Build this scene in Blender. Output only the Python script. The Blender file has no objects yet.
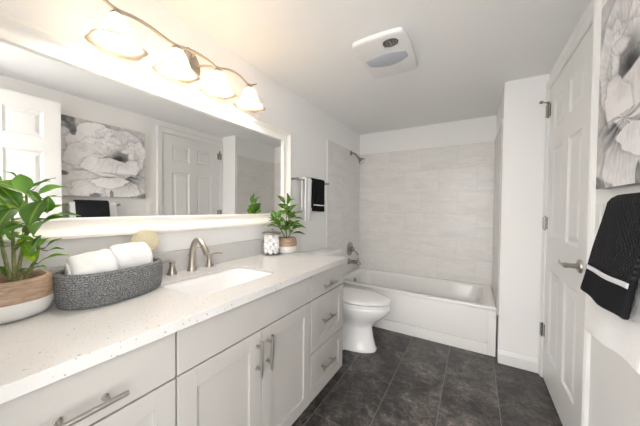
import bpy, bmesh, math, random
import numpy as np
from mathutils import Vector, Matrix
random.seed(7)
C = bpy.context.scene.collection
scene = bpy.context.scene
# ---------------------------------------------------------------- camera
cam_data = bpy.data.cameras.new('camera')
cam = bpy.data.objects.new('camera', cam_data); C.objects.link(cam)
cam_data.sensor_width = 36.0
cam_data.lens = 258.15 * 36.0 / 640.0
cam_data.clip_start = 0.01
_r = Vector((0.85847554, 0.51275306, 0.01020092)); _u = Vector((-0.01951549, 0.01278476, 0.99972781)); _f = Vector((-0.51248307, 0.85844094, -0.02098203))
cam.matrix_world = Matrix(((_r.x, _u.x, -_f.x, 1.3366), (_r.y, _u.y, -_f.y, 0.0), (_r.z, _u.z, -_f.z, 1.2054), (0, 0, 0, 1)))
scene.camera = cam
# ---------------------------------------------------------------- world, exposure
world = bpy.data.worlds.new('world'); scene.world = world
world.use_nodes = True
world.node_tree.nodes['Background'].inputs[0].default_value = (1.0, 0.975, 0.95, 1)
world.node_tree.nodes['Background'].inputs[1].default_value = 2.3
scene.view_settings.view_transform = 'Standard'
scene.view_settings.look = 'None'
scene.view_settings.gamma = 1.0
scene.view_settings.exposure = 1.36
scene.view_settings.use_curve_mapping = False
BULB = 44.0
HALL = 7.0
# added fill: unseen area light out in the hall, shining in through the doorway
ld = bpy.data.lights.new('hall_fill_light', 'AREA'); ld.shape = 'RECTANGLE'; ld.size = 1.6; ld.size_y = 1.8; ld.energy = HALL; ld.color = (1.0, 0.98, 0.96)
lo = bpy.data.objects.new('hall_fill_light', ld); C.objects.link(lo); lo.location = (1.25, -1.5, 1.35); lo.rotation_euler = (math.radians(90), 0, 0)

# ================================================================ helpers
def link(n, v): return n.inputs[v]
def mat(name, color, rough=0.5, metal=0.0, spec=None, **kw):
    m = bpy.data.materials.new(name); m.use_nodes = True
    b = m.node_tree.nodes['Principled BSDF']
    b.inputs['Base Color'].default_value = (*color, 1); b.inputs['Roughness'].default_value = rough; b.inputs['Metallic'].default_value = metal
    if spec is not None: b.inputs['Specular IOR Level'].default_value = spec
    for k, v in kw.items(): b.inputs[k.replace('_', ' ')].default_value = v
    return m
def nodes(m): return m.node_tree.nodes, m.node_tree.links, m.node_tree.nodes['Principled BSDF']
def coords(m, scale=(1, 1, 1), rot=(0, 0, 0)):
    N, L, _ = nodes(m)
    t = N.new('ShaderNodeTexCoord'); mp = N.new('ShaderNodeMapping'); mp.inputs['Scale'].default_value = scale; mp.inputs['Rotation'].default_value = rot
    L.new(t.outputs['Object'], mp.inputs['Vector']); return mp.outputs['Vector']
def noise(m, vec, scale, detail=3, rough=0.55, dist=0.0):
    N, L, _ = nodes(m); n = N.new('ShaderNodeTexNoise'); n.inputs['Scale'].default_value = scale; n.inputs['Detail'].default_value = detail
    n.inputs['Roughness'].default_value = rough; n.inputs['Distortion'].default_value = dist
    L.new(vec, n.inputs['Vector']); return n.outputs['Fac']
def ramp(m, fac, stops, interp='LINEAR'):
    N, L, _ = nodes(m); r = N.new('ShaderNodeValToRGB'); r.color_ramp.interpolation = interp
    e = r.color_ramp.elements
    while len(e) > len(stops): e.remove(e[-1])
    while len(e) < len(stops): e.new(0.5)
    for s, (p, c) in zip(e, stops): s.position = p; s.color = (*c, 1) if len(c) == 3 else c
    L.new(fac, r.inputs['Fac']); return r.outputs['Color']
def mix(m, fac, a, b, mode='MIX'):
    N, L, _ = nodes(m); x = N.new('ShaderNodeMix'); x.data_type = 'RGBA'; x.blend_type = mode
    for sock, v in ((x.inputs[0], fac), (x.inputs[6], a), (x.inputs[7], b)):
        if hasattr(v, 'is_output'): L.new(v, sock)
        else: sock.default_value = v if not isinstance(v, tuple) else (*v, 1)
    return x.outputs[2]
def bump(m, h, strength=0.3, dist=0.002):
    N, L, b = nodes(m); n = N.new('ShaderNodeBump'); n.inputs['Strength'].default_value = strength; n.inputs['Distance'].default_value = dist
    L.new(h, n.inputs['Height']); L.new(n.outputs['Normal'], b.inputs['Normal'])
def base(m, c): N, L, b = nodes(m); L.new(c, b.inputs['Base Color'])

def obj(name, bm, m, parent=None, smooth=None, mods=()):
    me = bpy.data.meshes.new(name)
    bmesh.ops.recalc_face_normals(bm, faces=bm.faces)
    if parent is not None:
        root = parent
        while root.parent: root = root.parent
        bm.transform(root.matrix_world.inverted() if False else Matrix.Translation(-root.location))
    bm.to_mesh(me); bm.free()
    o = bpy.data.objects.new(name, me); C.objects.link(o)
    if m:
        for mm in (m if isinstance(m, (list, tuple)) else [m]): me.materials.append(mm)
    if parent is not None: o.parent = parent
    if smooth is not None:
        for p in me.polygons: p.use_smooth = True
        me.set_sharp_from_angle(angle=math.radians(smooth))
    for k, s in mods:
        md = o.modifiers.new(k.lower(), k)
        for a, v in s.items(): setattr(md, a, v)
    return o
def thing(name, label, cat, loc=(0, 0, 0), group=None):
    o = bpy.data.objects.new(name, None); C.objects.link(o); o.location = loc; o.empty_display_size = 0.02
    o['label'] = label; o['category'] = cat
    if group: o['group'] = group
    return o
def tag(o, label, cat, group=None):
    o['label'] = label; o['category'] = cat
    if group: o['group'] = group
    return o
def struct(o): o['kind'] = 'structure'; return o
def box(bm, x0, x1, y0, y1, z0, z1, bev=0.0, seg=2):
    t = bmesh.new()
    bmesh.ops.create_cube(t, size=1)
    bmesh.ops.scale(t, vec=(x1 - x0, y1 - y0, z1 - z0), verts=t.verts)
    bmesh.ops.translate(t, vec=((x0 + x1) / 2, (y0 + y1) / 2, (z0 + z1) / 2), verts=t.verts)
    if bev: bmesh.ops.bevel(t, geom=t.edges[:], offset=bev, segments=seg, profile=0.7, affect='EDGES')
    me = bpy.data.meshes.new('t'); t.to_mesh(me); t.free(); bm.from_mesh(me); bpy.data.meshes.remove(me)
    return bm
def bx(*a, **k): return box(bmesh.new(), *a, **k)
def loft(bm, rings, cap=True, closed=True):
    vr = [[bm.verts.new(p) for p in r] for r in rings]
    n = len(vr[0])
    for a, b in zip(vr, vr[1:]):
        for i in range(n if closed else n - 1):
            j = (i + 1) % n
            bm.faces.new((a[i], a[j], b[j], b[i]))
    if cap and closed: bm.faces.new(vr[0][::-1]); bm.faces.new(vr[-1])
    return vr
def lathe(bm, prof, c=(0, 0, 0), seg=32, axis=(0, 0, 1), cap=True):
    q = Vector((0, 0, 1)).rotation_difference(Vector(axis).normalized()); c = Vector(c)
    return loft(bm, [[c + q @ Vector((max(r, 1e-5) * math.cos(2 * math.pi * i / seg), max(r, 1e-5) * math.sin(2 * math.pi * i / seg), z)) for i in range(seg)] for r, z in prof], cap)
def smooth_path(pts, n=6):
    P = [Vector(p) for p in pts]; out = []
    for i in range(len(P) - 1):
        p0, p1, p2, p3 = P[max(i - 1, 0)], P[i], P[i + 1], P[min(i + 2, len(P) - 1)]
        for k in range(n):
            t = k / n
            out.append(0.5 * ((2 * p1) + (p2 - p0) * t + (2 * p0 - 5 * p1 + 4 * p2 - p3) * t * t + (3 * p1 - p0 - 3 * p2 + p3) * t ** 3))
    out.append(P[-1]); return out
def tube(bm, pts, rad, seg=10, cap=True, flat=1.0):
    P = [Vector(p) for p in pts]; n = len(P)
    R = rad if isinstance(rad, (list, tuple)) else [rad] * n
    if len(R) != n: R = [R[0] + 0] * n if len(R) == 1 else [np.interp(i / (n - 1), np.linspace(0, 1, len(R)), R) for i in range(n)]
    T = [(P[min(i + 1, n - 1)] - P[max(i - 1, 0)]).normalized() for i in range(n)]
    up = Vector((0, 0, 1)) if abs(T[0].z) < 0.9 else Vector((1, 0, 0))
    nrm = (up - T[0] * up.dot(T[0])).normalized(); rings = []
    for i in range(n):
        nrm = (nrm - T[i] * nrm.dot(T[i])).normalized(); b = T[i].cross(nrm)
        rings.append([P[i] + (nrm * math.cos(2 * math.pi * k / seg) * flat + b * math.sin(2 * math.pi * k / seg)) * R[i] for k in range(seg)])
    loft(bm, rings, cap); return bm
def cyl(bm, a, b, r, seg=16): return tube(bm, [a, b], r, seg)
def rrect(cx, cy, hx, hy, r, n=6):
    out = []
    for (sx, sy, a0) in ((1, 1, 0), (-1, 1, 90), (-1, -1, 180), (1, -1, 270)):
        for k in range(n + 1):
            a = math.radians(a0 + 90 * k / n)
            out.append((cx + sx * (hx - r) + r * math.cos(a), cy + sy * (hy - r) + r * math.sin(a)))
    return out

# ================================================================ materials
def paint(name, col, rough=0.55, b=0.05):
    m = mat(name, col, rough); v = coords(m); f = noise(m, v, 90, 3)
    base(m, mix(m, f, tuple(c * 0.985 for c in col), tuple(min(1, c * 1.01) for c in col)))
    if b: bump(m, f, b, 0.001)
    return m
wall_m = paint('wall_paint', (0.89, 0.888, 0.88), 0.6)
ceil_m = paint('ceiling_paint', (0.92, 0.92, 0.915), 0.7)
trim_m = paint('trim_paint', (0.84, 0.84, 0.83), 0.32, 0)
door_m = paint('door_paint', (0.82, 0.82, 0.81), 0.35, 0)
cab_m = paint('cabinet_paint', (0.445, 0.43, 0.41), 0.38, 0)
dark_m = paint('shadow_gap', (0.10, 0.095, 0.09), 0.8, 0)
frame_m = paint('mirror_frame_paint', (0.90, 0.875, 0.82), 0.35, 0)
porc_m = mat('porcelain', (0.86, 0.86, 0.86), 0.08); 
_f0 = noise(porc_m, coords(porc_m), 3, 1); base(porc_m, mix(porc_m, _f0, (0.855, 0.855, 0.86), (0.87, 0.87, 0.865)))
tub_m = mat('tub_enamel', (0.86, 0.85, 0.83), 0.12)
_f0 = noise(tub_m, coords(tub_m), 3, 1); base(tub_m, mix(tub_m, _f0, (0.86, 0.85, 0.835), (0.87, 0.865, 0.85)))
def brushed(name, col, rough):
    m = mat(name, col, rough, 1.0); v = coords(m, (40, 40, 900)); f = noise(m, v, 1.0, 2)
    base(m, mix(m, f, tuple(c * 0.93 for c in col), tuple(min(1, c * 1.05) for c in col))); return m
nickel_m = brushed('brushed_nickel', (0.47, 0.435, 0.39), 0.28)
pull_m = brushed('pull_nickel', (0.45, 0.425, 0.395), 0.33)
chrome_m = brushed('polished_chrome', (0.40, 0.385, 0.36), 0.16)
iron_m = brushed('lamp_metal', (0.42, 0.385, 0.34), 0.42)
mirror_m = mat('mirror_glass', (0.86, 0.875, 0.87), 0.0, 1.0)
_f0 = noise(mirror_m, coords(mirror_m), 2, 1); base(mirror_m, mix(mirror_m, _f0, (0.93, 0.935, 0.93), (0.94, 0.945, 0.94)))
# quartz
quartz_m = mat('speckled_quartz', (0.8, 0.8, 0.78), 0.18)
def _quartz(m):
    N, L, b = nodes(m); v = coords(m)
    def specks(scale, thr, seedoff):
        vo = N.new('ShaderNodeTexVoronoi'); vo.inputs['Scale'].default_value = scale
        mp = N.new('ShaderNodeMapping'); mp.inputs['Location'].default_value = (seedoff, seedoff, seedoff); L.new(v, mp.inputs['Vector'])
        wn = noise(m, mp.outputs['Vector'], scale * 2.5, 2); 
        L.new(mp.outputs['Vector'], vo.inputs['Vector'])
        sep = N.new('ShaderNodeSeparateColor'); L.new(vo.outputs['Color'], sep.inputs[0])
        # only some cells get a speck, its size varying with the cell
        mr = N.new('ShaderNodeMapRange'); mr.inputs['From Min'].default_value = 1 - thr; mr.inputs['From Max'].default_value = 1.0; mr.inputs['To Min'].default_value = 0.0; mr.inputs['To Max'].default_value = 0.42
        L.new(sep.outputs[0], mr.inputs['Value'])
        ad = N.new('ShaderNodeMath'); ad.operation = 'MULTIPLY_ADD'; ad.inputs[1].default_value = 0.35; L.new(wn, ad.inputs[0]); L.new(vo.outputs['Distance'], ad.inputs[2])
        sb = N.new('ShaderNodeMath'); sb.operation = 'SUBTRACT'; L.new(mr.outputs[0], sb.inputs[0]); L.new(ad.outputs[0], sb.inputs[1])
        ml = N.new('ShaderNodeMath'); ml.operation = 'MULTIPLY'; ml.use_clamp = True; ml.inputs[1].default_value = 12; L.new(sb.outputs[0], ml.inputs[0])
        ad.inputs[1].default_value = 0.2
        return ml.outputs[0]
    s1 = specks(80, 0.36, 0.0); s2 = specks(150, 0.65, 3.3); s3 = specks(230, 0.7, 7.7)
    f = noise(m, v, 14, 3)
    c = mix(m, f, (0.60, 0.595, 0.58), (0.65, 0.645, 0.635))
    c = mix(m, s3, c, (0.49, 0.47, 0.44)); c = mix(m, s2, c, (0.40, 0.39, 0.37)); c = mix(m, s1, c, (0.33, 0.325, 0.32))
    L.new(c, b.inputs['Base Color'])
_quartz(quartz_m)
# marble look wall tile
def tile_mat(name, sx):
    m = mat(name, (0.7, 0.69, 0.67), 0.26, spec=0.35); N, L, b = nodes(m)
    v = coords(m, sx); geo = N.new('ShaderNodeNewGeometry')
    ad = N.new('ShaderNodeVectorMath'); ad.operation = 'MULTIPLY_ADD'
    cmb = N.new('ShaderNodeCombineXYZ')
    for i in range(3): L.new(geo.outputs['Random Per Island'], cmb.inputs[i])
    L.new(cmb.outputs[0], ad.inputs[0]); ad.inputs[1].default_value = (17, 31, 9); L.new(v, ad.inputs[2])
    vv = ad.outputs[0]
    a = noise(m, vv, 2.2, 5, 0.62, 0.9); s = noise(m, vv, 5.0, 6, 0.7, 1.6)
    c = ramp(m, a, [(0.25, (0.75, 0.735, 0.715)), (0.5, (0.82, 0.805, 0.785)), (0.75, (0.86, 0.845, 0.83))])
    vein = ramp(m, s, [(0.46, (1, 1, 1)), (0.495, (0.88, 0.875, 0.87)), (0.53, (1, 1, 1))])
    c = mix(m, 0.75, c, vein, 'MULTIPLY')
    L.new(c, b.inputs['Base Color']); return m
tile_back_m = tile_mat('marble_tile_back', (1.1, 1.0, 5.0))
tile_side_m = tile_mat('marble_tile_side', (1.0, 1.1, 5.0))
grout_m = paint('wall_grout', (0.60, 0.585, 0.57), 0.8)
fgrout_m = paint('floor_grout', (0.23, 0.215, 0.20), 0.85)
floor_m = mat('slate_tile', (0.1, 0.1, 0.1), 0.32)
def _slate(m):
    N, L, b = nodes(m); v = coords(m); geo = N.new('ShaderNodeNewGeometry')
    cmb = N.new('ShaderNodeCombineXYZ')
    for i in range(3): L.new(geo.outputs['Random Per Island'], cmb.inputs[i])
    ad = N.new('ShaderNodeVectorMath'); ad.operation = 'MULTIPLY_ADD'; L.new(cmb.outputs[0], ad.inputs[0]); ad.inputs[1].default_value = (13, 29, 7); L.new(v, ad.inputs[2])
    vv = ad.outputs[0]
    big = noise(m, vv, 3.2, 6, 0.65, 0.8); fine = noise(m, vv, 16, 8, 0.72, 0.9); vn = noise(m, vv, 5.0, 8, 0.65, 2.2)
    c = ramp(m, big, [(0.32, (0.018, 0.0165, 0.016)), (0.5, (0.052, 0.047, 0.044)), (0.66, (0.115, 0.104, 0.097))])
    f2 = ramp(m, fine, [(0.36, (0.35, 0.35, 0.35)), (0.5, (0.95, 0.95, 0.95)), (0.64, (2.3, 2.2, 2.15))])
    c = mix(m, 0.85, c, f2, 'MULTIPLY')
    veins = ramp(m, vn, [(0.478, (0, 0, 0)), (0.5, (1, 1, 1)), (0.522, (0, 0, 0))])
    gate = ramp(m, noise(m, vv, 4.0, 2), [(0.42, (0, 0, 0)), (0.62, (0.55, 0.55, 0.55))])
    g = mix(m, 1.0, veins, gate, 'MULTIPLY')
    rid = noise(m, vv, 7.0, 9, 0.75, 3.0); c = mix(m, 0.9, c, ramp(m, rid, [(0.40, (0.7, 0.7, 0.7)), (0.49, (1.0, 1.0, 1.0)), (0.505, (2.4, 2.35, 2.3)), (0.53, (0.85, 0.85, 0.85)), (0.62, (1.25, 1.25, 1.25))]), 'MULTIPLY')
    c = mix(m, g, c, (0.26, 0.24, 0.225))
    rust = ramp(m, noise(m, vv, 2.4, 4, 0.6, 0.5), [(0.60, (0, 0, 0)), (0.74, (0.45, 0.45, 0.45))])
    c = mix(m, rust, c, (0.13, 0.088, 0.062))
    L.new(c, b.inputs['Base Color'])
    bump(m, fine, 0.35, 0.003)
    r = ramp(m, fine, [(0.3, (0.28, 0.28, 0.28)), (0.7, (0.48, 0.48, 0.48))]); L.new(r, b.inputs['Roughness'])
_slate(floor_m)
# cloth
def cloth(name, col, scale=260, b=0.6):
    m = mat(name, col, 0.95, spec=0.1); v = coords(m); f = noise(m, v, scale, 3, 0.7)
    base(m, mix(m, f, tuple(c * 0.86 for c in col), tuple(min(1, c * 1.1) for c in col))); bump(m, f, b, 0.003); return m
towel_w = cloth('white_terry', (0.78, 0.78, 0.78)); towel_b = cloth('black_terry', (0.012, 0.012, 0.014)); stripe_m = cloth('silver_stripe', (0.62, 0.62, 0.64), 500, 0.2)
waffle_m = mat('black_waffle', (0.015, 0.015, 0.017), 0.95, spec=0.12)
def _waffle(m):
    N, L, b = nodes(m); t = N.new('ShaderNodeTexCoord'); sp = N.new('ShaderNodeSeparateXYZ'); L.new(t.outputs['Object'], sp.inputs[0])
    def M(op, a, bb=None):
        n = N.new('ShaderNodeMath'); n.operation = op
        for i, x in enumerate((a, bb)):
            if x is None: continue
            if hasattr(x, 'is_output'): L.new(x, n.inputs[i])
            else: n.inputs[i].default_value = x
        return n.outputs[0]
    a = M('SINE', M('MULTIPLY', sp.outputs['Y'], 2 * math.pi / 0.0135)); c = M('SINE', M('MULTIPLY', sp.outputs['Z'], 2 * math.pi / 0.0135))
    g = M('MULTIPLY', M('ADD', M('MULTIPLY', a, c), 1.0), 0.5)
    mask = M('GREATER_THAN', sp.outputs['Z'], -0.165)
    g = M('MULTIPLY', g, mask)
    nz = noise(m, t.outputs['Object'], 300, 2)
    bump(m, M('ADD', g, M('MULTIPLY', nz, 0.25)), 0.9, 0.004)
    cc = mix(m, g, (0.008, 0.008, 0.009), (0.032, 0.032, 0.036)); cc = mix(m, M('MULTIPLY', M('SUBTRACT', 1.0, mask), 1.0), cc, (0.012, 0.012, 0.014))
    L.new(cc, b.inputs['Base Color'])
_waffle(waffle_m)
basket_m = mat('grey_rope', (0.2, 0.2, 0.21), 0.9, spec=0.15)
def _rope(m):
    N, L, b = nodes(m); t = N.new('ShaderNodeTexCoord'); sp = N.new('ShaderNodeSeparateXYZ'); L.new(t.outputs['Object'], sp.inputs[0])
    w = N.new('ShaderNodeTexWave'); w.wave_type = 'BANDS'; w.bands_direction = 'Z'; w.inputs['Scale'].default_value = 1 / 0.0075 * 0.314 ; w.inputs['Distortion'].default_value = 0.6; w.inputs['Detail'].default_value = 1; w.inputs['Detail Scale'].default_value = 60
    L.new(t.outputs['Object'], w.inputs['Vector'])
    n1 = noise(m, coords(m, (1, 1, 1.6)), 230, 3, 0.8)
    c = ramp(m, n1, [(0.36, (0.10, 0.105, 0.11)), (0.5, (0.24, 0.245, 0.255)), (0.62, (0.60, 0.61, 0.62))])
    c2 = mix(m, 0.3, c, w.outputs['Color'], 'MULTIPLY')
    L.new(c2, b.inputs['Base Color'])
    ad = N.new('ShaderNodeMath'); ad.operation = 'ADD'; L.new(w.outputs['Fac'], ad.inputs[0]); L.new(n1, ad.inputs[1]); bump(m, ad.outputs[0], 0.8, 0.004)
_rope(basket_m)
wood_m = mat('light_wood', (0.4, 0.25, 0.16), 0.55)
def _wood(m):
    N, L, b = nodes(m); v = coords(m, (1.5, 1.5, 9)); n = noise(m, v, 9, 6, 0.6, 1.5); g = noise(m, coords(m, (6, 6, 60)), 8, 3)
    c = ramp(m, n, [(0.3, (0.26, 0.155, 0.095)), (0.5, (0.42, 0.29, 0.20)), (0.68, (0.56, 0.41, 0.29))])
    c = mix(m, 0.25, c, ramp(m, g, [(0.3, (0.5, 0.5, 0.5)), (0.7, (1, 1, 1))]), 'MULTIPLY'); L.new(c, b.inputs['Base Color']); bump(m, g, 0.2, 0.001)
_wood(wood_m)
potw_m = paint('pot_white', (0.85, 0.84, 0.82), 0.4)
soil_m = mat('soil', (0.12, 0.08, 0.05), 0.95); bump(soil_m, noise(soil_m, coords(soil_m), 120, 4), 1.0, 0.006); base(soil_m, ramp(soil_m, noise(soil_m, coords(soil_m), 90, 3), [(0.35, (0.05, 0.03, 0.02)), (0.65, (0.25, 0.16, 0.10))]))
leaf_m = mat('leaf_green', (0.12, 0.3, 0.03), 0.32)
def _leaf(m):
    N, L, b = nodes(m); v = coords(m); geo = N.new('ShaderNodeNewGeometry')
    c = ramp(m, geo.outputs['Random Per Island'], [(0.0, (0.035, 0.095, 0.016)), (0.4, (0.075, 0.185, 0.018)), (0.75, (0.19, 0.35, 0.022)), (1.0, (0.33, 0.47, 0.03))])
    f = ramp(m, noise(m, v, 35, 3), [(0.3, (0.75, 0.78, 0.75)), (0.7, (1.15, 1.15, 1.1))]); c = mix(m, 0.8, c, f, 'MULTIPLY')
    at = N.new('ShaderNodeAttribute'); at.attribute_name = 'rib'
    c = mix(m, ramp(m, at.outputs['Fac'], [(0.0, (0.55, 0.55, 0.55)), (0.16, (0.0, 0.0, 0.0)), (0.85, (0.0, 0.0, 0.0)), (1.0, (0.35, 0.35, 0.35))]), c, (0.42, 0.56, 0.10))
    c = mix(m, geo.outputs['Backfacing'], c, (0.17, 0.33, 0.08))
    L.new(c, b.inputs['Base Color'])
    tr = N.new('ShaderNodeBsdfTranslucent'); L.new(mix(m, 1.0, c, (0.9, 1.2, 0.4), 'MULTIPLY'), tr.inputs['Color'])
    ms = N.new('ShaderNodeMixShader'); ms.inputs[0].default_value = 0.3; out = N['Material Output']
    L.new(b.outputs[0], ms.inputs[1]); L.new(tr.outputs[0], ms.inputs[2]); L.new(ms.outputs[0], out.inputs['Surface'])
_leaf(leaf_m)
stem_m = mat('stem_green', (0.16, 0.22, 0.06), 0.6); base(stem_m, ramp(stem_m, noise(stem_m, coords(stem_m), 120, 3), [(0.35, (0.10, 0.13, 0.04)), (0.65, (0.26, 0.27, 0.10))]))
glass_m = mat('clear_glass', (1, 1, 1), 0.03)
def _glass(m):
    N, L, b = nodes(m); tp = N.new('ShaderNodeBsdfTransparent'); gl = N.new('ShaderNodeBsdfGlossy'); gl.inputs['Roughness'].default_value = 0.04; tp.inputs['Color'].default_value = (1, 1, 1, 1)
    fr_ = N.new('ShaderNodeFresnel'); fr_.inputs['IOR'].default_value = 1.35; ms = N.new('ShaderNodeMixShader'); g_ = N.new('ShaderNodeNewGeometry'); k_ = N.new('ShaderNodeMath'); k_.operation = 'SUBTRACT'; k_.inputs[0].default_value = 1.0; L.new(g_.outputs['Backfacing'], k_.inputs[1]); k2 = N.new('ShaderNodeMath'); k2.operation = 'MULTIPLY'; L.new(fr_.outputs[0], k2.inputs[0]); L.new(k_.outputs[0], k2.inputs[1]); L.new(k2.outputs[0], ms.inputs[0]); L.new(tp.outputs[0], ms.inputs[1]); L.new(gl.outputs[0], ms.inputs[2]); L.new(ms.outputs[0], N['Material Output'].inputs['Surface'])
_glass(glass_m)
cotton_m = cloth('cotton', (0.93, 0.93, 0.92), 150, 0.3)
bristle_m = mat('bristle', (0.78, 0.70, 0.48), 0.8); base(bristle_m, ramp(bristle_m, noise(bristle_m, coords(bristle_m), 200, 2), [(0.3, (0.78, 0.70, 0.50)), (0.7, (0.92, 0.88, 0.74))]))
lens_m = mat('fan_lens', (0.50, 0.53, 0.60), 0.3); base(lens_m, mix(lens_m, noise(lens_m, coords(lens_m), 30, 2), (0.45, 0.49, 0.57), (0.52, 0.55, 0.61)))
fan_m = paint('fan_plastic', (0.86, 0.86, 0.85), 0.35, 0)
darkmetal_m = paint('dark_grille', (0.10, 0.10, 0.10), 0.4, 0)
plate_m = paint('plate_plastic', (0.84, 0.84, 0.83), 0.3, 0)
bulb_m = mat('lit_bulb', (1, 1, 1), 0.4); _b = bulb_m.node_tree.nodes['Principled BSDF']; _b.inputs['Emission Color'].default_value = (1.0, 0.945, 0.89, 1); _b.inputs['Emission Strength'].default_value = BULB
shade_m = mat('frosted_shade', (0.95, 0.90, 0.80), 0.4)
def _shade(m):
    N, L, b = nodes(m); f = noise(m, coords(m), 16, 4, 0.6, 1.5)
    c = ramp(m, f, [(0.35, (0.66, 0.56, 0.43)), (0.6, (0.76, 0.68, 0.57))])
    tr = N.new('ShaderNodeBsdfTranslucent'); L.new(c, tr.inputs['Color']); L.new(c, b.inputs['Base Color'])
    ms = N.new('ShaderNodeMixShader'); ms.inputs[0].default_value = 0.55; L.new(b.outputs[0], ms.inputs[1]); L.new(tr.outputs[0], ms.inputs[2]); L.new(ms.outputs[0], N['Material Output'].inputs['Surface'])
_shade(shade_m)
# ================================================================ the room
D, YS, YT, ZC, W1, W = 3.267, 2.455, 2.5246, 2.187, 1.52, 1.785
YR = -0.03
TILE = 1.917
# floor: grout bed with slate tiles set in it
bm = bx(-0.1, W + 0.15, -2.2, D + 0.1, -0.05, -0.0015)
for f in bm.faces: f.material_index = 0
XS = [-0.077 + 0.3135 * i for i in range(7)]
OFF = [1.1, 1.57, 1.27, 1.89, 1.52, 1.89, 1.4]
g = 0.0022
for i, x0 in enumerate(XS):
    x1 = min(x0 + 0.3135, W + 0.1); y = OFF[i] - 0.93 * 4
    while y < D:
        n0 = len(bm.faces); ya, yb = max(y, -2.2), min(y + 0.93, D)
        if yb > ya + 0.02:
            box(bm, x0 + g, x1 - g, ya + g, yb - g, -0.002, 0.0)
            bm.faces.ensure_lookup_table()
            for f in bm.faces[n0:]: f.material_index = 1
        y += 0.93
struct(obj('floor', bm, [fgrout_m, floor_m]))
struct(obj('ceiling', bx(-0.1, W + 0.12, YR - 0.12, D + 0.1, ZC, ZC + 0.08), ceil_m))
wl = struct(obj('wall_left', bx(-0.1, 0, YR - 0.12, D + 0.1, -0.05, ZC), wall_m))
wb = struct(obj('wall_back', bx(0, W1 + 0.02, D, D + 0.1, -0.05, ZC), wall_m))
wa = struct(obj('wall_alcove', bx(W1, W + 0.12, YS, D + 0.1, -0.05, ZC), wall_m))
DY0, DY1, DZ = 1.632, 2.398, 2.052      # doorway in the right wall
bm = bmesh.new()
box(bm, W, W + 0.12, YR - 0.12, DY0 - 0.012, -0.05, ZC); box(bm, W, W + 0.12, DY1 + 0.012, YS, -0.05, ZC); box(bm, W, W + 0.12, DY0 - 0.012, DY1 + 0.012, DZ + 0.012, ZC)
struct(obj('wall_right', bm, wall_m))
RX0, RX1 = 0.80, 1.655                  # the open entry doorway behind
bm = bmesh.new()
box(bm, 0, RX0, YR - 0.12, YR, -0.05, ZC); box(bm, RX1, W, YR - 0.12, YR, -0.05, ZC); box(bm, RX0, RX1, YR - 0.12, YR, 2.075, ZC)
struct(obj('wall_rear', bm, wall_m))
# wall tile, one mesh of separate tiles on a grout bed for each wall
def tiled(name, parent, m, axis, fixed, sgn, a0, a1, z0, z1, ph0):
    bm = bmesh.new()
    def bb(u0, u1, w0, w1, d0, d1):
        n0 = len(bm.faces); lo, hi = sorted((fixed + sgn * d0, fixed + sgn * d1))
        if axis == 'y': box(bm, u0, u1, lo, hi, w0, w1)
        else: box(bm, lo, hi, u0, u1, w0, w1)
        bm.faces.ensure_lookup_table(); return bm.faces[n0:]
    for f in bb(a0, a1, z0, z1, 0.0, 0.0085): f.material_index = 0
    z = z1; row = 0; gg = 0.0009
    while z > z0 + 0.01:
        za = max(z - 0.255, z0); u = a0 + ph0 - 0.38 * 3 + (0.19 if row % 2 else 0)
        while u < a1:
            ua, ub = max(u, a0), min(u + 0.38, a1)
            if ub - ua > 0.01:
                for f in bb(ua + gg, ub - gg, za + gg, z - gg, 0.0, 0.01): f.material_index = 1
            u += 0.38
        z = za; row += 1
    o = obj(name, bm, [grout_m, m], parent); return o
tiled('wall_tile', wb, tile_back_m, 'y', D, -1, 0.0, W1, 0.36, TILE, 0.03)
tiled('wall_tile', wl, tile_side_m, 'x', 0.0, 1, 2.375, D - 0.01, 0.36, TILE, 0.13)
tiled('wall_tile', wa, tile_side_m, 'x', W1, -1, YS + 0.03, D - 0.01, 0.36, TILE, 0.13)
obj('tile_edge_trim', bx(0, 0.012, 2.362, 2.375, 0.0, TILE + 0.004), trim_m, wl)
# baseboards
def baseb(name, x0, x1, y0, y1, side):
    bm = bmesh.new(); t = 0.012
    prof = [(0, 0), (t, 0), (t, 0.075), (t * 0.55, 0.088), (t * 0.3, 0.098), (0, 0.1)]
    if side == 'y': rings = [[(x, y1 - a, b) for a, b in prof] for x in (x0, x1)]
    else: rings = [[(x1 - a, y, b) for a, b in prof] for y in (y0, y1)]
    loft(bm, rings); return struct(obj(name, bm, trim_m))
baseb('baseboard_alcove', W1, W - 0.001, 0, YS, 'y')
baseb('baseboard_right', 0, W, YR, 1.552, 'x')
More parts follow.
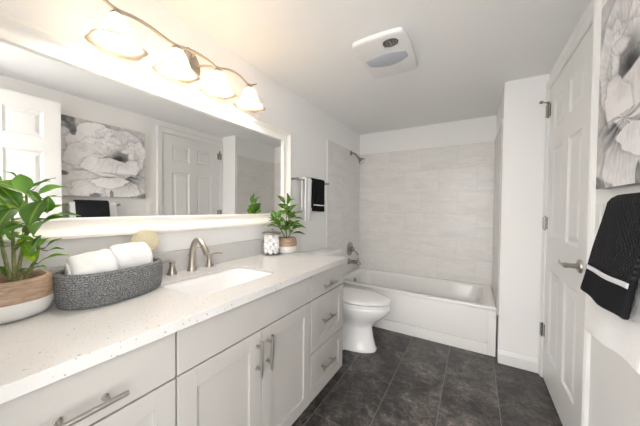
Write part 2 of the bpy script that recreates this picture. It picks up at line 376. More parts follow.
# six-panel door
def panel_door(bm, a0, a1, z0, z1, face, back, cols, rows, to):
    """to(a, depth, z) -> point; depth 0 = front face, negative = into the slab"""
    def bb(p, q, r, s, d0, d1):
        t = bmesh.new(); bmesh.ops.create_cube(t, size=1); P0 = Vector(to(p, d0, r)); P1 = Vector(to(q, d1, s))
        lo = Vector([min(a, b) for a, b in zip(P0, P1)]); hi = Vector([max(a, b) for a, b in zip(P0, P1)]); t.free()
        box(bm, lo.x, hi.x, lo.y, hi.y, lo.z, hi.z)
    bb(a0, a1, z0, z1, -0.012, -back)
    xs = [a0] + [c for pr in cols for c in pr] + [a1]; zs = [z0] + [c for pr in rows for c in pr] + [z1]
    for i in range(0, len(xs), 2): bb(xs[i], xs[i + 1], z0, z1, -0.0121, 0)
    for c in cols:
        for i in range(0, len(zs), 2): bb(c[0], c[1], zs[i], zs[i + 1], -0.0121, 0)
        for r in rows:
            def ring(o, d): return [to(c[0] + o, d, r[0] + o), to(c[1] - o, d, r[0] + o), to(c[1] - o, d, r[1] - o), to(c[0] + o, d, r[1] - o)]
            loft(bm, [ring(0.0, 0.0), ring(0.004, -0.004), ring(0.014, -0.010), ring(0.020, -0.0105), ring(0.045, -0.003), ring(0.048, -0.003)], cap=False)
            v = [bm.verts.new(p) for p in ring(0.048, -0.003)]; bm.faces.new(v)
ROWS = [(0.23, 0.80), (1.02, 1.612), (1.745, 1.935)]
dr = thing('door_1', '', 'door', (W, DY1, 0)); del dr['label']; del dr['category']; struct(dr)
bm = bmesh.new()
panel_door(bm, DY0 + 0.003, DY1 - 0.003, 0.012, DZ - 0.004, 0, 0.035, [(1.742, 1.958), (2.062, 2.278)], ROWS, lambda a, d, z: (W - 0.004 - d, a, z))
obj('door_slab', bm, door_m, dr)
bm = bmesh.new()      # jambs behind
box(bm, W - 0.002, W + 0.12, DY0 - 0.012, DY0, 0, DZ + 0.012); box(bm, W - 0.002, W + 0.12, DY1, DY1 + 0.012, 0, DZ + 0.012); box(bm, W - 0.002, W + 0.12, DY0, DY1, DZ, DZ + 0.012)
box(bm, W + 0.034, W + 0.12, DY0, DY1, 0.0, DZ)
struct(obj('trim_1', bm, trim_m))
def casing(pts3, closed=False):
    pass
bm = bmesh.new()      # mitred casing with a stepped profile
CW = 0.062; far = YS - 0.001 - DY1 - 0.004
prof = [(0, 0), (0.0, 0.010), (0.008, 0.014), (CW * 0.45, 0.015), (CW * 0.6, 0.019), (CW - 0.008, 0.020), (CW, 0.014), (CW, 0)]
def cring(kind, z):
    if kind == 'near': return [(W - d, DY0 - 0.004 - w, z(w)) for w, d in prof]
    return [(W - d, DY1 + 0.004 + w * far / CW, z(w)) for w, d in prof]
TZ = DZ + 0.004
loft(bm, [cring('near', lambda w: 0.0), cring('near', lambda w: TZ + w)]); loft(bm, [cring('far', lambda w: 0.0), cring('far', lambda w: TZ + w)])
loft(bm, [cring('near', lambda w: TZ + w), cring('far', lambda w: TZ + w)])
struct(obj('trim_2', bm, trim_m))
for z in (1.905, 1.112, 0.348):
    bm = bmesh.new(); cyl(bm, (W - 0.014, DY1 + 0.001, z - 0.045), (W - 0.014, DY1 + 0.001, z + 0.045), 0.0065, 10)
    for k in (-0.048, 0.048): lathe(bm, [(0.001, -0.004), (0.005, -0.003), (0.0062, 0), (0.005, 0.003), (0.001, 0.004)], (W - 0.014, DY1 + 0.001, z + k), 10)
    box(bm, W - 0.006, W - 0.0035, DY1 - 0.030, DY1 - 0.004, z - 0.043, z + 0.043); box(bm, W - 0.024, W - 0.0208, DY1 + 0.004, DY1 + 0.028, z - 0.043, z + 0.043)
    h = obj('hinge', bm, chrome_m, dr, 40)
    if z > 1.8:
        bm = bmesh.new(); cyl(bm, (W - 0.014, DY1 + 0.001, z + 0.050), (W - 0.014, DY1 + 0.001, z + 0.062), 0.009)
        tube(bm, [(W - 0.014, DY1, z + 0.056), (W - 0.055, DY1 - 0.028, z + 0.056)], 0.004, 8); lathe(bm, [(0.003, 0), (0.011, 0.001), (0.011, 0.010), (0.003, 0.011)], (W - 0.053, DY1 - 0.027, z + 0.056), 12, (-1, -0.7, 0))
        obj('door_stop', bm, chrome_m, h, 40)
LY, LZ = 1.705, 0.935
bm = bmesh.new(); lathe(bm, [(0.033, 0), (0.033, 0.004), (0.030, 0.009), (0.017, 0.013), (0.012, 0.018), (0.011, 0.045), (0.013, 0.048), (0.013, 0.062), (0.008, 0.066), (0.001, 0.066)], (W - 0.004, LY, LZ), 28, (-1, 0, 0))
P = smooth_path([(W - 0.062, LY - 0.004, LZ), (W - 0.063, LY + 0.03, LZ + 0.001), (W - 0.062, LY + 0.07, LZ - 0.002), (W - 0.058, LY + 0.112, LZ + 0.003)], 5)
tube(bm, P, [0.0115, 0.010, 0.008, 0.004], 12)
obj('lever_handle', bm, nickel_m, dr, 40)
# the entry door leaf, open, seen only in the mirror; it is hinged in the doorway behind
LX = 1.628
d2 = thing('door_2', '', 'door', (LX, YR, 0)); del d2['label']; del d2['category']; struct(d2)
bm = bmesh.new()
panel_door(bm, YR + 0.005, 0.742, 0.012, 2.045, 0, 0.035, [(0.095, 0.30), (0.432, 0.640)], [(0.23, 0.80), (1.02, 1.625), (1.735, 1.938)], lambda a, d, z: (LX - d, a, z))
obj('door_slab', bm, door_m, d2)

# ================================================================ bathtub
bm = bmesh.new(); n = 8
def trect(x0, x1, y0, y1, r, z): return [(x, y, z) for x, y in rrect((x0 + x1) / 2, (y0 + y1) / 2, (x1 - x0) / 2, (y1 - y0) / 2, r, n)]
T0, T1, TY0, TY1, RZ = 0.011, W1 - 0.011, YT, D - 0.011, 0.403
loft(bm, [trect(T0, T1, TY0 + 0.010, TY1, 0.002, 0.372), trect(T0, T1, TY0 + 0.002, TY1, 0.003, 0.378), trect(T0, T1, TY0, TY1, 0.006, RZ - 0.010), trect(T0 + 0.003, T1 - 0.003, TY0 + 0.003, TY1 - 0.003, 0.008, RZ - 0.002), trect(T0 + 0.010, T1 - 0.010, TY0 + 0.010, TY1 - 0.010, 0.01, RZ),
          trect(T0 + 0.075, T1 - 0.055, TY0 + 0.075, TY1 - 0.045, 0.10, RZ), trect(T0 + 0.083, T1 - 0.064, TY0 + 0.083, TY1 - 0.052, 0.10, RZ - 0.006), trect(T0 + 0.090, T1 - 0.080, TY0 + 0.090, TY1 - 0.060, 0.10, RZ - 0.03),
          trect(T0 + 0.12, T1 - 0.16, TY0 + 0.115, TY1 - 0.085, 0.11, 0.14), trect(T0 + 0.15, T1 - 0.20, TY0 + 0.14, TY1 - 0.11, 0.11, 0.09), trect(T0 + 0.22, T1 - 0.28, TY0 + 0.20, TY1 - 0.17, 0.09, 0.075)], cap=False)
bm.verts.ensure_lookup_table(); bm.faces.new(bm.verts[-4 * (n + 1):]); 
tubt = thing('bathtub', 'white alcove bathtub with flat apron set between the tiled walls', 'bathtub', (W1 / 2, YT, 0))
obj('tub_basin', bm, tub_m, tubt, 50)
bm = bmesh.new()
box(bm, T0, T1 - 0.055, YT + 0.006, YT + 0.03, 0.112, 0.374, 0.003)
box(bm, T1 - 0.056, T1, YT + 0.003, YT + 0.032, 0.0, 0.3745, 0.003)
box(bm, T0 + 0.001, T1 - 0.054, YT + 0.022, YT + 0.034, 0.0, 0.135)
obj('apron', bm, tub_m, tubt, 40)
obj('apron_base_strip', bx(T0, T1 - 0.056, YT + 0.001, YT + 0.0215, 0.0, 0.095, 0.003), tub_m, tubt, 40)
bm = bmesh.new(); lathe(bm, [(0.034, 0), (0.034, 0.006), (0.028, 0.012), (0.010, 0.014), (0.001, 0.014)], (T0 + 0.096, 2.90, 0.325), 24, (1, 0, 0.17)); 
o = obj('overflow_cover', bm, chrome_m, tubt, 40); o['label'] = 'round chrome overflow cover'
# shower valve, spout, head on the left tiled wall
t = thing('shower_valve', 'round brushed nickel shower valve with lever above the tub spout', 'valve', (0.01, 2.957, 0.695))
bm = bmesh.new(); lathe(bm, [(0.086, 0), (0.086, 0.004), (0.080, 0.010), (0.045, 0.014), (0.040, 0.020), (0.001, 0.020)], (0.0101, 2.957, 0.695), 36, (1, 0, 0)); obj('escutcheon', bm, chrome_m, t, 40)
bm = bmesh.new(); lathe(bm, [(0.030, 0.018), (0.028, 0.04), (0.022, 0.058), (0.001, 0.06)], (0.0101, 2.957, 0.695), 24, (1, 0, 0)); tube(bm, [(0.055, 2.957, 0.69), (0.085, 2.966, 0.665), (0.118, 2.980, 0.625)], [0.012, 0.009, 0.010], 10); obj('lever', bm, chrome_m, t, 40)
t = thing('tub_spout', 'brushed nickel tub spout below the round shower valve', 'spout', (0.01, 2.93, 0.54))
bm = bmesh.new(); lathe(bm, [(0.034, 0), (0.034, 0.012), (0.026, 0.02), (0.025, 0.024)], (0.0101, 2.93, 0.54), 24, (1, 0, 0)); tube(bm, smooth_path([(0.02, 2.93, 0.54), (0.09, 2.93, 0.543), (0.135, 2.93, 0.538), (0.155, 2.93, 0.508)], 5), [0.024, 0.024, 0.025, 0.021], 18); obj('spout_body', bm, chrome_m, t, 40)
bm = bmesh.new(); cyl(bm, (0.135, 2.93, 0.555), (0.135, 2.93, 0.585), 0.005, 10); lathe(bm, [(0.003, 0), (0.009, 0.002), (0.009, 0.008), (0.003, 0.011)], (0.135, 2.93, 0.583), 12); obj('diverter_knob', bm, chrome_m, t, 40)
t = thing('shower_fixture', 'chrome shower head on a short angled arm high on the tiled wall', 'shower head', (0.01, 2.95, 1.88))
bm = bmesh.new(); lathe(bm, [(0.032, 0), (0.031, 0.005), (0.018, 0.014), (0.001, 0.015)], (0.0101, 2.95, 1.885), 24, (1, 0, 0)); obj('flange', bm, chrome_m, t, 40)
bm = bmesh.new(); tube(bm, smooth_path([(0.02, 2.95, 1.885), (0.05, 2.95, 1.878), (0.085, 2.95, 1.85), (0.115, 2.95, 1.815)], 5), 0.010, 12); obj('shower_arm', bm, chrome_m, t, 40)
bm = bmesh.new(); lathe(bm, [(0.012, 0), (0.017, 0.008), (0.016, 0.02), (0.020, 0.028), (0.040, 0.058), (0.045, 0.066), (0.045, 0.074), (0.038, 0.076)], (0.110, 2.95, 1.822), 28, (0.72, 0, -0.70)); o = obj('spray_head', bm, chrome_m, t, 40)
bm = bmesh.new(); lathe(bm, [(0.038, 0), (0.036, 0.0015), (0.001, 0.002)], Vector((0.110, 2.95, 1.822)) + Vector((0.72, 0, -0.70)).normalized() * 0.0755, 28, (0.72, 0, -0.70)); obj('spray_face', bm, plate_m, o, 40)

# ================================================================ toilet
TYc = 2.10
t = thing('toilet', 'white two-piece toilet with closed elongated lid between vanity and tub', 'toilet', (0.35, TYc, 0))
def egg(xb, xf, w, z, n=40, pw=2.0, sq=0.0):
    """egg-shaped outline, blunt at the back (xb), rounded at the front (xf)"""
    out = []; xc = xb + (xf - xb) * 0.42
    for k in range(n):
        a = 2 * math.pi * k / n; c, s = math.cos(a), math.sin(a)
        rx = (xf - xc) if c > 0 else (xc - xb)
        e = 1.0 if c > 0 else 0.72
        out.append((xc + rx * math.copysign(abs(c) ** e, c), TYc + w * math.copysign(abs(s) ** (0.9 if c > 0 else 0.75), s), z))
    return out
bm = bmesh.new()
loft(bm, [egg(0.16, 0.648, 0.122, 0.0), egg(0.16, 0.651, 0.124, 0.012), egg(0.17, 0.640, 0.115, 0.03), egg(0.18, 0.622, 0.100, 0.10), egg(0.18, 0.608, 0.092, 0.18), egg(0.17, 0.612, 0.095, 0.215), egg(0.15, 0.650, 0.122, 0.255), egg(0.12, 0.712, 0.156, 0.298), egg(0.10, 0.750, 0.175, 0.340), egg(0.10, 0.764, 0.182, 0.372), egg(0.10, 0.764, 0.182, 0.389), egg(0.105, 0.752, 0.174, 0.397)])
obj('bowl', bm, porc_m, t, 60)
bm = bmesh.new(); loft(bm, [egg(0.235, 0.748, 0.172, 0.3975), egg(0.225, 0.762, 0.182, 0.402), egg(0.225, 0.764, 0.183, 0.412), egg(0.235, 0.756, 0.177, 0.418)]); obj('seat', bm, porc_m, t, 40)
bm = bmesh.new(); loft(bm, [egg(0.236, 0.750, 0.172, 0.4235), egg(0.225, 0.764, 0.184, 0.428), egg(0.225, 0.764, 0.184, 0.440), egg(0.232, 0.754, 0.177, 0.446), egg(0.25, 0.70, 0.15, 0.450), egg(0.30, 0.60, 0.09, 0.453)]); obj('lid', bm, porc_m, t, 50)
bm = bmesh.new(); 
bm.free()
for s in (-1, 1): obj('lid_hinge', tube(bmesh.new(), [(0.212, TYc + s * 0.07 - 0.02, 0.425), (0.212, TYc + s * 0.07 + 0.02, 0.425)], 0.012, 12), porc_m, t, 40)
def tk(x0, x1, w0, z, r=0.03): return [(x, y, z) for x, y in rrect((x0 + x1) / 2, TYc, (x1 - x0) / 2, w0, r, 6)]
bm = bmesh.new(); loft(bm, [tk(0.03, 0.185, 0.185, 0.385), tk(0.022, 0.195, 0.20, 0.42), tk(0.015, 0.205, 0.215, 0.60), tk(0.012, 0.208, 0.222, 0.755)]); obj('tank', bm, porc_m, t, 50)
bm = bmesh.new(); loft(bm, [tk(0.010, 0.212, 0.228, 0.756), tk(0.006, 0.220, 0.236, 0.760), tk(0.006, 0.220, 0.236, 0.782, 0.03), tk(0.012, 0.213, 0.229, 0.792, 0.025), tk(0.03, 0.19, 0.20, 0.796, 0.02)]); obj('tank_lid', bm, porc_m, t, 50)
bm = bmesh.new(); lathe(bm, [(0.014, 0), (0.014, 0.006), (0.008, 0.010), (0.007, 0.016)], (0.2078, TYc - 0.16, 0.70), 16, (1, 0, 0)); tube(bm, [(0.222, TYc - 0.165, 0.70), (0.225, TYc - 0.12, 0.695), (0.223, TYc - 0.085, 0.688)], [0.008, 0.006, 0.007], 10); obj('flush_lever', bm, chrome_m, t, 40)
for s in (-1, 1):
    bm = bmesh.new(); lathe(bm, [(0.013, 0), (0.013, 0.008), (0.009, 0.016), (0.001, 0.018)], (0.40, TYc + s * 0.1215, 0.0), 14); obj('bolt_cap', bm, porc_m, t, 40)

# ================================================================ vanity
CZ, CT, XF, XB = 0.866, 0.032, 0.588, 0.552
VY0, VY1 = 0.012, 1.604
v = thing('vanity_cabinet', 'off-white shaker vanity cabinet below the speckled countertop', 'cabinet', (0.3, 0.8, 0))
bm = bx(0.004, XB - 0.018, VY0, VY0 + 0.018, 0.105, CZ - CT); box(bm, 0.004, XB - 0.018, VY1 - 0.018, VY1, 0.105, CZ - CT); box(bm, 0.004, 0.022, VY0 + 0.018, VY1 - 0.018, 0.105, CZ - CT); box(bm, 0.022, XB - 0.018, VY0 + 0.018, VY1 - 0.018, 0.105, 0.123); box(bm, 0.004, XB - 0.07, VY0 + 0.002, VY1 - 0.02, 0.0, 0.105); obj('body', bm, cab_m, v)
FF = [(VY0, 0.440), (0.446, 1.196), (1.202, VY1)]
bm = bmesh.new()      # face frame stiles and rails behind the fronts
box(bm, XB - 0.018, XB - 0.002, VY0, VY1, 0.105, CZ - CT); obj('face_frame', bm, cab_m, v)
def slab(bm, y0, y1, z0, z1): box(bm, XB, XB + 0.02, y0, y1, z0, z1, 0.0016, 1)
def shaker(y0, y1, z0, z1, w=0.058):
    bm = bmesh.new(); box(bm, XB, XB + 0.0095, y0 + 0.004, y1 - 0.004, z0 + 0.004, z1 - 0.004)
    for a in ((y0, y0 + w, z0, z1), (y1 - w, y1, z0, z1)): box(bm, XB + 0.0002, XB + 0.02, *a, 0.0014, 1)
    for a in ((y0 + w - 0.0012, y1 - w + 0.0012, z0, z0 + w), (y0 + w - 0.0012, y1 - w + 0.0012, z1 - w, z1)): box(bm, XB + 0.0002, XB + 0.0198, *a, 0.0008, 1)
    return bm
def pull(parent, y0, y1, z0, z1, r=0.006, post=(0.2, 0.8)):
    bm = bmesh.new(); X = XB + 0.02; xo = X + 0.030; a = Vector((xo, y0, z0)); b = Vector((xo, y1, z1)); tube(bm, [a, b], r, 14)
    for k in post:
        p = a.lerp(b, k); tube(bm, [(X - 0.0005, p.y, p.z), (xo - 0.001, p.y, p.z)], r * 0.9, 12); lathe(bm, [(r * 1.35, 0), (r * 1.3, 0.003), (r * 0.9, 0.004)], (X - 0.0003, p.y, p.z), 12, (1, 0, 0))
    obj('bar_handle', bm, pull_m, parent, 40)
Z0, ZA, ZB, ZD = 0.112, 0.384, 0.686, 0.827
gp = 0.005
for (y0, y1), cy, L in ((FF[0], 0.226, 0.155), (FF[2], 1.383, 0.15)):
    bm = bmesh.new(); slab(bm, y0, y1, ZB + gp / 2, ZD); d = obj('drawer', bm, cab_m, v); pull(d, cy - L / 2, cy + L / 2, 0.738, 0.738, post=(0.22, 0.76))
    d = obj('drawer', shaker(y0, y1, ZA + gp / 2, ZB - gp / 2), cab_m, v); pull(d, cy - L / 2 - 0.01, cy + L / 2 - 0.01, 0.535, 0.535)
    d = obj('drawer', shaker(y0, y1, Z0, ZA - gp / 2), cab_m, v); pull(d, cy - L / 2 - 0.015, cy + L / 2 - 0.015, 0.258, 0.258)
bm = bmesh.new(); slab(bm, FF[1][0], FF[1][1], ZB + gp / 2, ZD); obj('false_panel', bm, cab_m, v)
YM = 0.809
d = obj('door', shaker(FF[1][0], YM - 0.0025, Z0, ZB - gp / 2, 0.065), cab_m, v); pull(d, YM - 0.030, YM - 0.030, 0.505, 0.655)
d = obj('door', shaker(YM + 0.0025, FF[1][1], Z0, ZB - gp / 2, 0.065), cab_m, v); pull(d, YM + 0.032, YM + 0.032, 0.505, 0.655)
# countertop with an undermount sink cut-out
ct = thing('countertop', 'white quartz countertop with grey flecks running along the vanity', 'countertop', (0.3, 0.8, CZ - CT))
bm = bmesh.new(); SX, SY, HX, HY = 0.312, 0.815, 0.146, 0.228
inn = rrect(SX, SY, HX, HY, 0.05, 8); out = [(0.002, 0.0), (XF, 0.0), (XF, 1.612), (0.002, 1.612)]
def loop(pts, z):
    vs = [bm.verts.new((x, y, z)) for x, y in pts]; return vs, [bm.edges.new((vs[i], vs[(i + 1) % len(vs)])) for i in range(len(vs))]
SL = 0.013
for z in (CZ,):
    ov, oe = loop(out, z); iv, ie = loop(inn, z); bmesh.ops.triangle_fill(bm, use_beauty=True, edges=oe + ie)
    if z == CZ: tov, tiv = ov, iv
ov = [bm.verts.new((x, y, CZ - CT)) for x, y in out]; iv = [bm.verts.new((x, y, CZ - SL)) for x, y in inn]
for a, b in ((tov, ov), (tiv, iv)):
    for i in range(len(a)): j = (i + 1) % len(a); bm.faces.new((a[i], a[j], b[j], b[i]))
obj('slab', bm, quartz_m, ct, None, [('BEVEL', dict(width=0.0022, segments=2, limit_method='ANGLE', angle_limit=math.radians(50)))])
obj('backsplash', bx(0.001, 0.021, 0.0, 1.40 - 0.01, CZ, 0.974, 0.0015, 1), quartz_m, ct)
# sink
bm = bmesh.new()
def sr(o, z, r): return [(x, y, z) for x, y in rrect(SX, SY, HX + o, HY + o, max(r, 0.01), 8)]
ztop = CZ - SL - 0.0005
loft(bm, [sr(0.03, ztop - 0.012, 0.06), sr(0.03, ztop, 0.06), sr(0.004, ztop, 0.05), sr(-0.002, ztop - 0.004, 0.048), sr(-0.008, ztop - 0.03, 0.048), sr(-0.018, ztop - 0.08, 0.05), sr(-0.04, ztop - 0.105, 0.05), sr(-0.08, ztop - 0.113, 0.04), sr(-0.118, ztop - 0.116, 0.02)], cap=False)
bm.verts.ensure_lookup_table(); bm.faces.new(bm.verts[-36:])
sk = thing('sink', 'white rectangular undermount sink basin sunk into the speckled countertop', 'sink', (SX, SY, CZ - CT - 0.14))
obj('basin', bm, porc_m, sk, 50)
bm = bmesh.new(); lathe(bm, [(0.024, 0), (0.024, 0.003), (0.018, 0.005), (0.001, 0.006)], (SX - 0.02, SY, ztop - 0.1155), 20); obj('drain', bm, chrome_m, sk, 40)
# widespread faucet
fy = 0.826; fx = 0.054
fc = thing('faucet', 'brushed nickel widespread faucet with arched spout and two lever handles', 'faucet', (fx, fy, CZ))
bm = bmesh.new(); lathe(bm, [(0.026, 0.0), (0.026, 0.004), (0.022, 0.010), (0.019, 0.02)], (fx, fy, CZ), 24)
tube(bm, smooth_path([(fx, fy, CZ + 0.012), (fx + 0.001, fy, CZ + 0.07), (fx + 0.010, fy, CZ + 0.125), (fx + 0.036, fy, CZ + 0.160), (fx + 0.070, fy, CZ + 0.158), (fx + 0.105, fy, CZ + 0.128), (fx + 0.128, fy, CZ + 0.100)], 6), [0.021, 0.0165, 0.0145, 0.0135, 0.013, 0.0145, 0.0165], 20)
obj('spout', bm, nickel_m, fc, 50)
bm = bmesh.new(); tube(bm, [(fx - 0.024, fy, CZ + 0.02), (fx - 0.024, fy, CZ + 0.075)], 0.003, 8); lathe(bm, [(0.003, 0), (0.007, 0.002), (0.007, 0.008), (0.003, 0.012)], (fx - 0.024, fy, CZ + 0.072), 12); obj('lift_rod', bm, nickel_m, fc, 40)
for s, hy in ((-1, 0.722), (1, 0.932)):
    hx = 0.052
    bm = bmesh.new(); lathe(bm, [(0.024, 0.0), (0.024, 0.004), (0.019, 0.012), (0.013, 0.035), (0.0115, 0.050), (0.015, 0.056), (0.013, 0.064), (0.001, 0.068)], (hx, hy, CZ), 24)
    h = obj('handle_base', bm, nickel_m, fc, 50)
    bm = bmesh.new(); tube(bm, smooth_path([(hx, hy, CZ + 0.058), (hx + 0.008, hy + s * 0.022, CZ + 0.070), (hx + 0.016, hy + s * 0.048, CZ + 0.072), (hx + 0.022, hy + s * 0.072, CZ + 0.067)], 5), [0.010, 0.0085, 0.009, 0.006], 12, flat=0.6); obj('handle_lever', bm, nickel_m, h, 50)
# ================================================================ mirror
MY0, MY1, MZ0, MZ1, FWD = -0.02, 1.70, 1.075, 1.815, 0.082
mi = thing('framed_mirror', 'wide cream-framed wall mirror above the vanity', 'mirror', (0, 0.85, MZ0))
bm = bmesh.new()
pr = [(0.0, 0.001), (0.0, 0.040), (0.005, 0.048), (0.016, 0.050), (0.024, 0.046), (0.030, 0.036), (0.048, 0.026), (0.066, 0.024), (0.072, 0.027), (0.078, 0.026), (FWD, 0.014), (FWD, 0.001)]
rings = []
for (y, z, sy, sz) in ((MY0, MZ0, 1, 1), (MY1, MZ0, -1, 1), (MY1, MZ1, -1, -1), (MY0, MZ1, 1, -1)):
    rings.append([(d, y + sy * w, z + sz * w) for w, d in pr])
rings.append(rings[0]); loft(bm, rings, cap=False); bmesh.ops.remove_doubles(bm, verts=bm.verts, dist=1e-6)
obj('mirror_frame', bm, frame_m, mi, 35)
obj('mirror_glass', bx(0.004, 0.012, MY0 + FWD - 0.003, MY1 - FWD + 0.003, MZ0 + FWD - 0.003, MZ1 - FWD + 0.003), mirror_m, mi)

# ================================================================ vanity light
vl = thing('vanity_light', 'four-light vanity fixture with branch-like arm and frosted bell shades above the mirror', 'wall lamp', (0.0, 0.85, 1.95))
bm = bmesh.new()
bp = [];
for k in range(32):
    a = 2 * math.pi * k / 32; u = 0.075 * math.cos(a) * (1.0); w = 0.036 * math.sin(a)
    bp.append((u, w))
def bpr(s, d): return [(d, 0.858 + (w * s) * 0.85 - (u * s) * 0.40, 1.985 + (u * s) * 0.9 + (w * s) * 0.3) for u, w in bp]
loft(bm, [bpr(1.0, 0.0008), bpr(1.0, 0.012), bpr(0.92, 0.020), bpr(0.5, 0.026)]); bp_o = obj('backplate', bm, iron_m, vl, 40)
rodp = [(0.155, 0.335, 1.985), (0.14, 0.385, 1.992), (0.13, 0.426, 1.978), (0.13, 0.467, 1.966), (0.13, 0.529, 1.974), (0.13, 0.586, 1.971), (0.13, 0.648, 1.958), (0.13, 0.698, 1.954), (0.13, 0.767, 1.968), (0.13, 0.82, 1.971), (0.13, 0.878, 1.964), (0.13, 0.927, 1.956), (0.13, 1.007, 1.980), (0.13, 1.08, 1.978), (0.13, 1.15, 1.958), (0.135, 1.21, 1.985)]
bm = bmesh.new(); tube(bm, smooth_path(rodp, 5), [0.004] + [0.0068] * 13 + [0.006, 0.0035], 10); obj('branch_arm', bm, iron_m, vl, 50)
bm = bmesh.new(); tube(bm, smooth_path([(0.02, 0.845, 2.0), (0.08, 0.82, 1.99), (0.128, 0.775, 1.968)], 5), 0.006, 10); tube(bm, smooth_path([(0.02, 0.865, 1.965), (0.07, 0.89, 1.966), (0.128, 0.925, 1.958)], 5), 0.006, 10); obj('bracket', bm, iron_m, vl, 50)
def small_leaf(bm, b, d, L, w):
    b = Vector(b); d = Vector(d).normalized(); s = d.cross(Vector((0.3, 0.2, 1))).normalized(); nn = s.cross(d)
    top, bot = [], []
    for k in range(9):
        t_ = k / 8; ww = w * math.sin(math.pi * (0.06 + 0.94 * t_) ** 0.8) if k < 8 else 0.0005
        p = b + d * (L * t_) + nn * (-0.012 * t_ * t_ + 0.002)
        top.append([p + s * ww, p + nn * 0.002 + s * ww * 0.3, p + nn * 0.002 - s * ww * 0.3, p - s * ww, p - nn * 0.0015])
    loft(bm, top)
SH = [(0.14, 0.465, 1.962), (0.14, 0.697, 1.952), (0.14, 0.922, 1.952), (0.14, 1.148, 1.955)]
for i, (x, y, z) in enumerate(SH):
    bm = bmesh.new()
    for a in ((0.9, 0.25, -0.9), (-0.1, -0.9, -0.75), (0.1, 1.0, -0.8)): small_leaf(bm, (x, y, z), a, 0.045, 0.008)
    lathe(bm, [(0.006, 0.0), (0.010, -0.006), (0.017, -0.018), (0.018, -0.035), (0.016, -0.036)], (x, y, z), 16); obj('socket_leaves', bm, iron_m, vl, 50)
    bm = bmesh.new(); zt = z - 0.026; zb = 1.820
    prof = [(0.020, 0.0), (0.032, 0.12), (0.041, 0.30), (0.048, 0.52), (0.058, 0.72), (0.074, 0.88), (0.092, 1.0)]
    seg = 48; rings = []
    def rr(r, t_, a): return r * (1 + 0.055 * t_ ** 3 * math.cos(6 * a))
    for (r, t_) in prof: rings.append([(x + rr(r, t_, 2 * math.pi * k / seg) * math.cos(2 * math.pi * k / seg), y + rr(r, t_, 2 * math.pi * k / seg) * math.sin(2 * math.pi * k / seg), zt + (zb - zt) * t_) for k in range(seg)])
    loft(bm, rings, cap=False)
    sh = obj('glass_shade', bm, shade_m, vl, 80, [('SOLIDIFY', dict(thickness=0.0025, offset=1.0))])
    bm = bmesh.new(); lathe(bm, [(0.012, 0.0), (0.016, -0.015), (0.027, -0.035), (0.030, -0.052), (0.027, -0.068), (0.015, -0.080), (0.001, -0.083)], (x, y, z - 0.042), 20); obj('light_bulb', bm, bulb_m, sh, 80)

# ================================================================ ceiling fan and light unit
fn = thing('ceiling_vent_fan', 'white square bathroom exhaust fan with tinted light lens on the ceiling', 'exhaust fan', (0.84, 1.64, ZC))
fx0, fx1, fy0, fy1 = 0.692, 0.988, 1.424, 1.86
N_ = 24
def fr(o, z, bow=0.012):
    out = []; cx, cy = (fx0 + fx1) / 2, (fy0 + fy1) / 2; hx, hy = (fx1 - fx0) / 2 - o, (fy1 - fy0) / 2 - o
    for px, py in rrect(0, 0, hx, hy, 0.022, 5):
        out.append((px, py))
    res = []
    pts = out + [out[0]]
    for (a, b) in zip(pts, pts[1:]):
        L = math.hypot(b[0] - a[0], b[1] - a[1]); m_ = max(1, int(L / 0.03))
        for k in range(m_ if L > 0.05 else 1):
            t_ = k / (m_ if L > 0.05 else 1); x = a[0] + (b[0] - a[0]) * t_; y = a[1] + (b[1] - a[1]) * t_
            x *= 1 + 0.09 * (1 - (y / hy) ** 2); y *= 1 + 0.05 * (1 - (x / hx) ** 2) if abs(x) < hx else 1
            res.append((cx + x, cy + y, z(x / hx, y / hy)))
    return res
FZ = ZC - 0.030
bm = bmesh.new()
loft(bm, [fr(0.008, lambda a, b: ZC - 0.0005), fr(0.0, lambda a, b: ZC - 0.006), fr(0.0, lambda a, b: FZ + 0.010), fr(0.004, lambda a, b: FZ + 0.003), fr(0.014, lambda a, b: FZ)])
obj('cover', bm, fan_m, fn, 50)
bm = bmesh.new()   # raised step ridge across the cover
cx, cy = (fx0 + fx1) / 2, 1.645
ls = []
for k in range(25):
    t_ = k / 24; x = fx0 + 0.022 + (fx1 - fx0 - 0.044) * t_; q = 4 * t_ * (1 - t_)
    ls.append((x, cy - 0.040 - 0.022 * q, cy + 0.030 + 0.050 * q))
rings = []
for o, z in ((0.0, FZ - 0.0002), (0.002, FZ - 0.004), (0.008, FZ - 0.006)):
    rings.append([(cx + (x - cx) * (1 - o * 6), y0 + o, z) for x, y0, y1 in ls] + [(cx + (x - cx) * (1 - o * 6), y1 - o, z) for x, y0, y1 in reversed(ls)])
loft(bm, rings); o = obj('light_lens', bm, lens_m, fn, 40); o['label'] = 'blue-grey tinted light lens'
bm = bmesh.new(); q_ = [(0.0385, 0.0), (0.038, -0.004), (0.034, -0.006)]
loft(bm, [[(0.905 + r * 1.15 * math.cos(2 * math.pi * k / 32), 1.492 + r * 0.95 * math.sin(2 * math.pi * k / 32), FZ + z) for k in range(32)] for r, z in q_]); o = obj('sensor_eye', bm, darkmetal_m, fn, 40); o['label'] = 'dark oval louvred eye'
bm = bmesh.new(); lathe(bm, [(0.012, 0), (0.010, -0.004), (0.001, -0.006)], (0.905, 1.492, FZ - 0.0055), 16); obj('eye_button', bm, chrome_m, o, 40)
bm = bmesh.new()
for k in range(5): 
    x = 0.870 + 0.0175 * k; h_ = 0.030 * math.sqrt(max(0.1, 1 - ((x - 0.905) / 0.044) ** 2)); box(bm, x - 0.0025, x + 0.0025, 1.492 - h_, 1.492 + h_, FZ - 0.0085, FZ - 0.0055)
obj('louvre', bm, chrome_m, o)

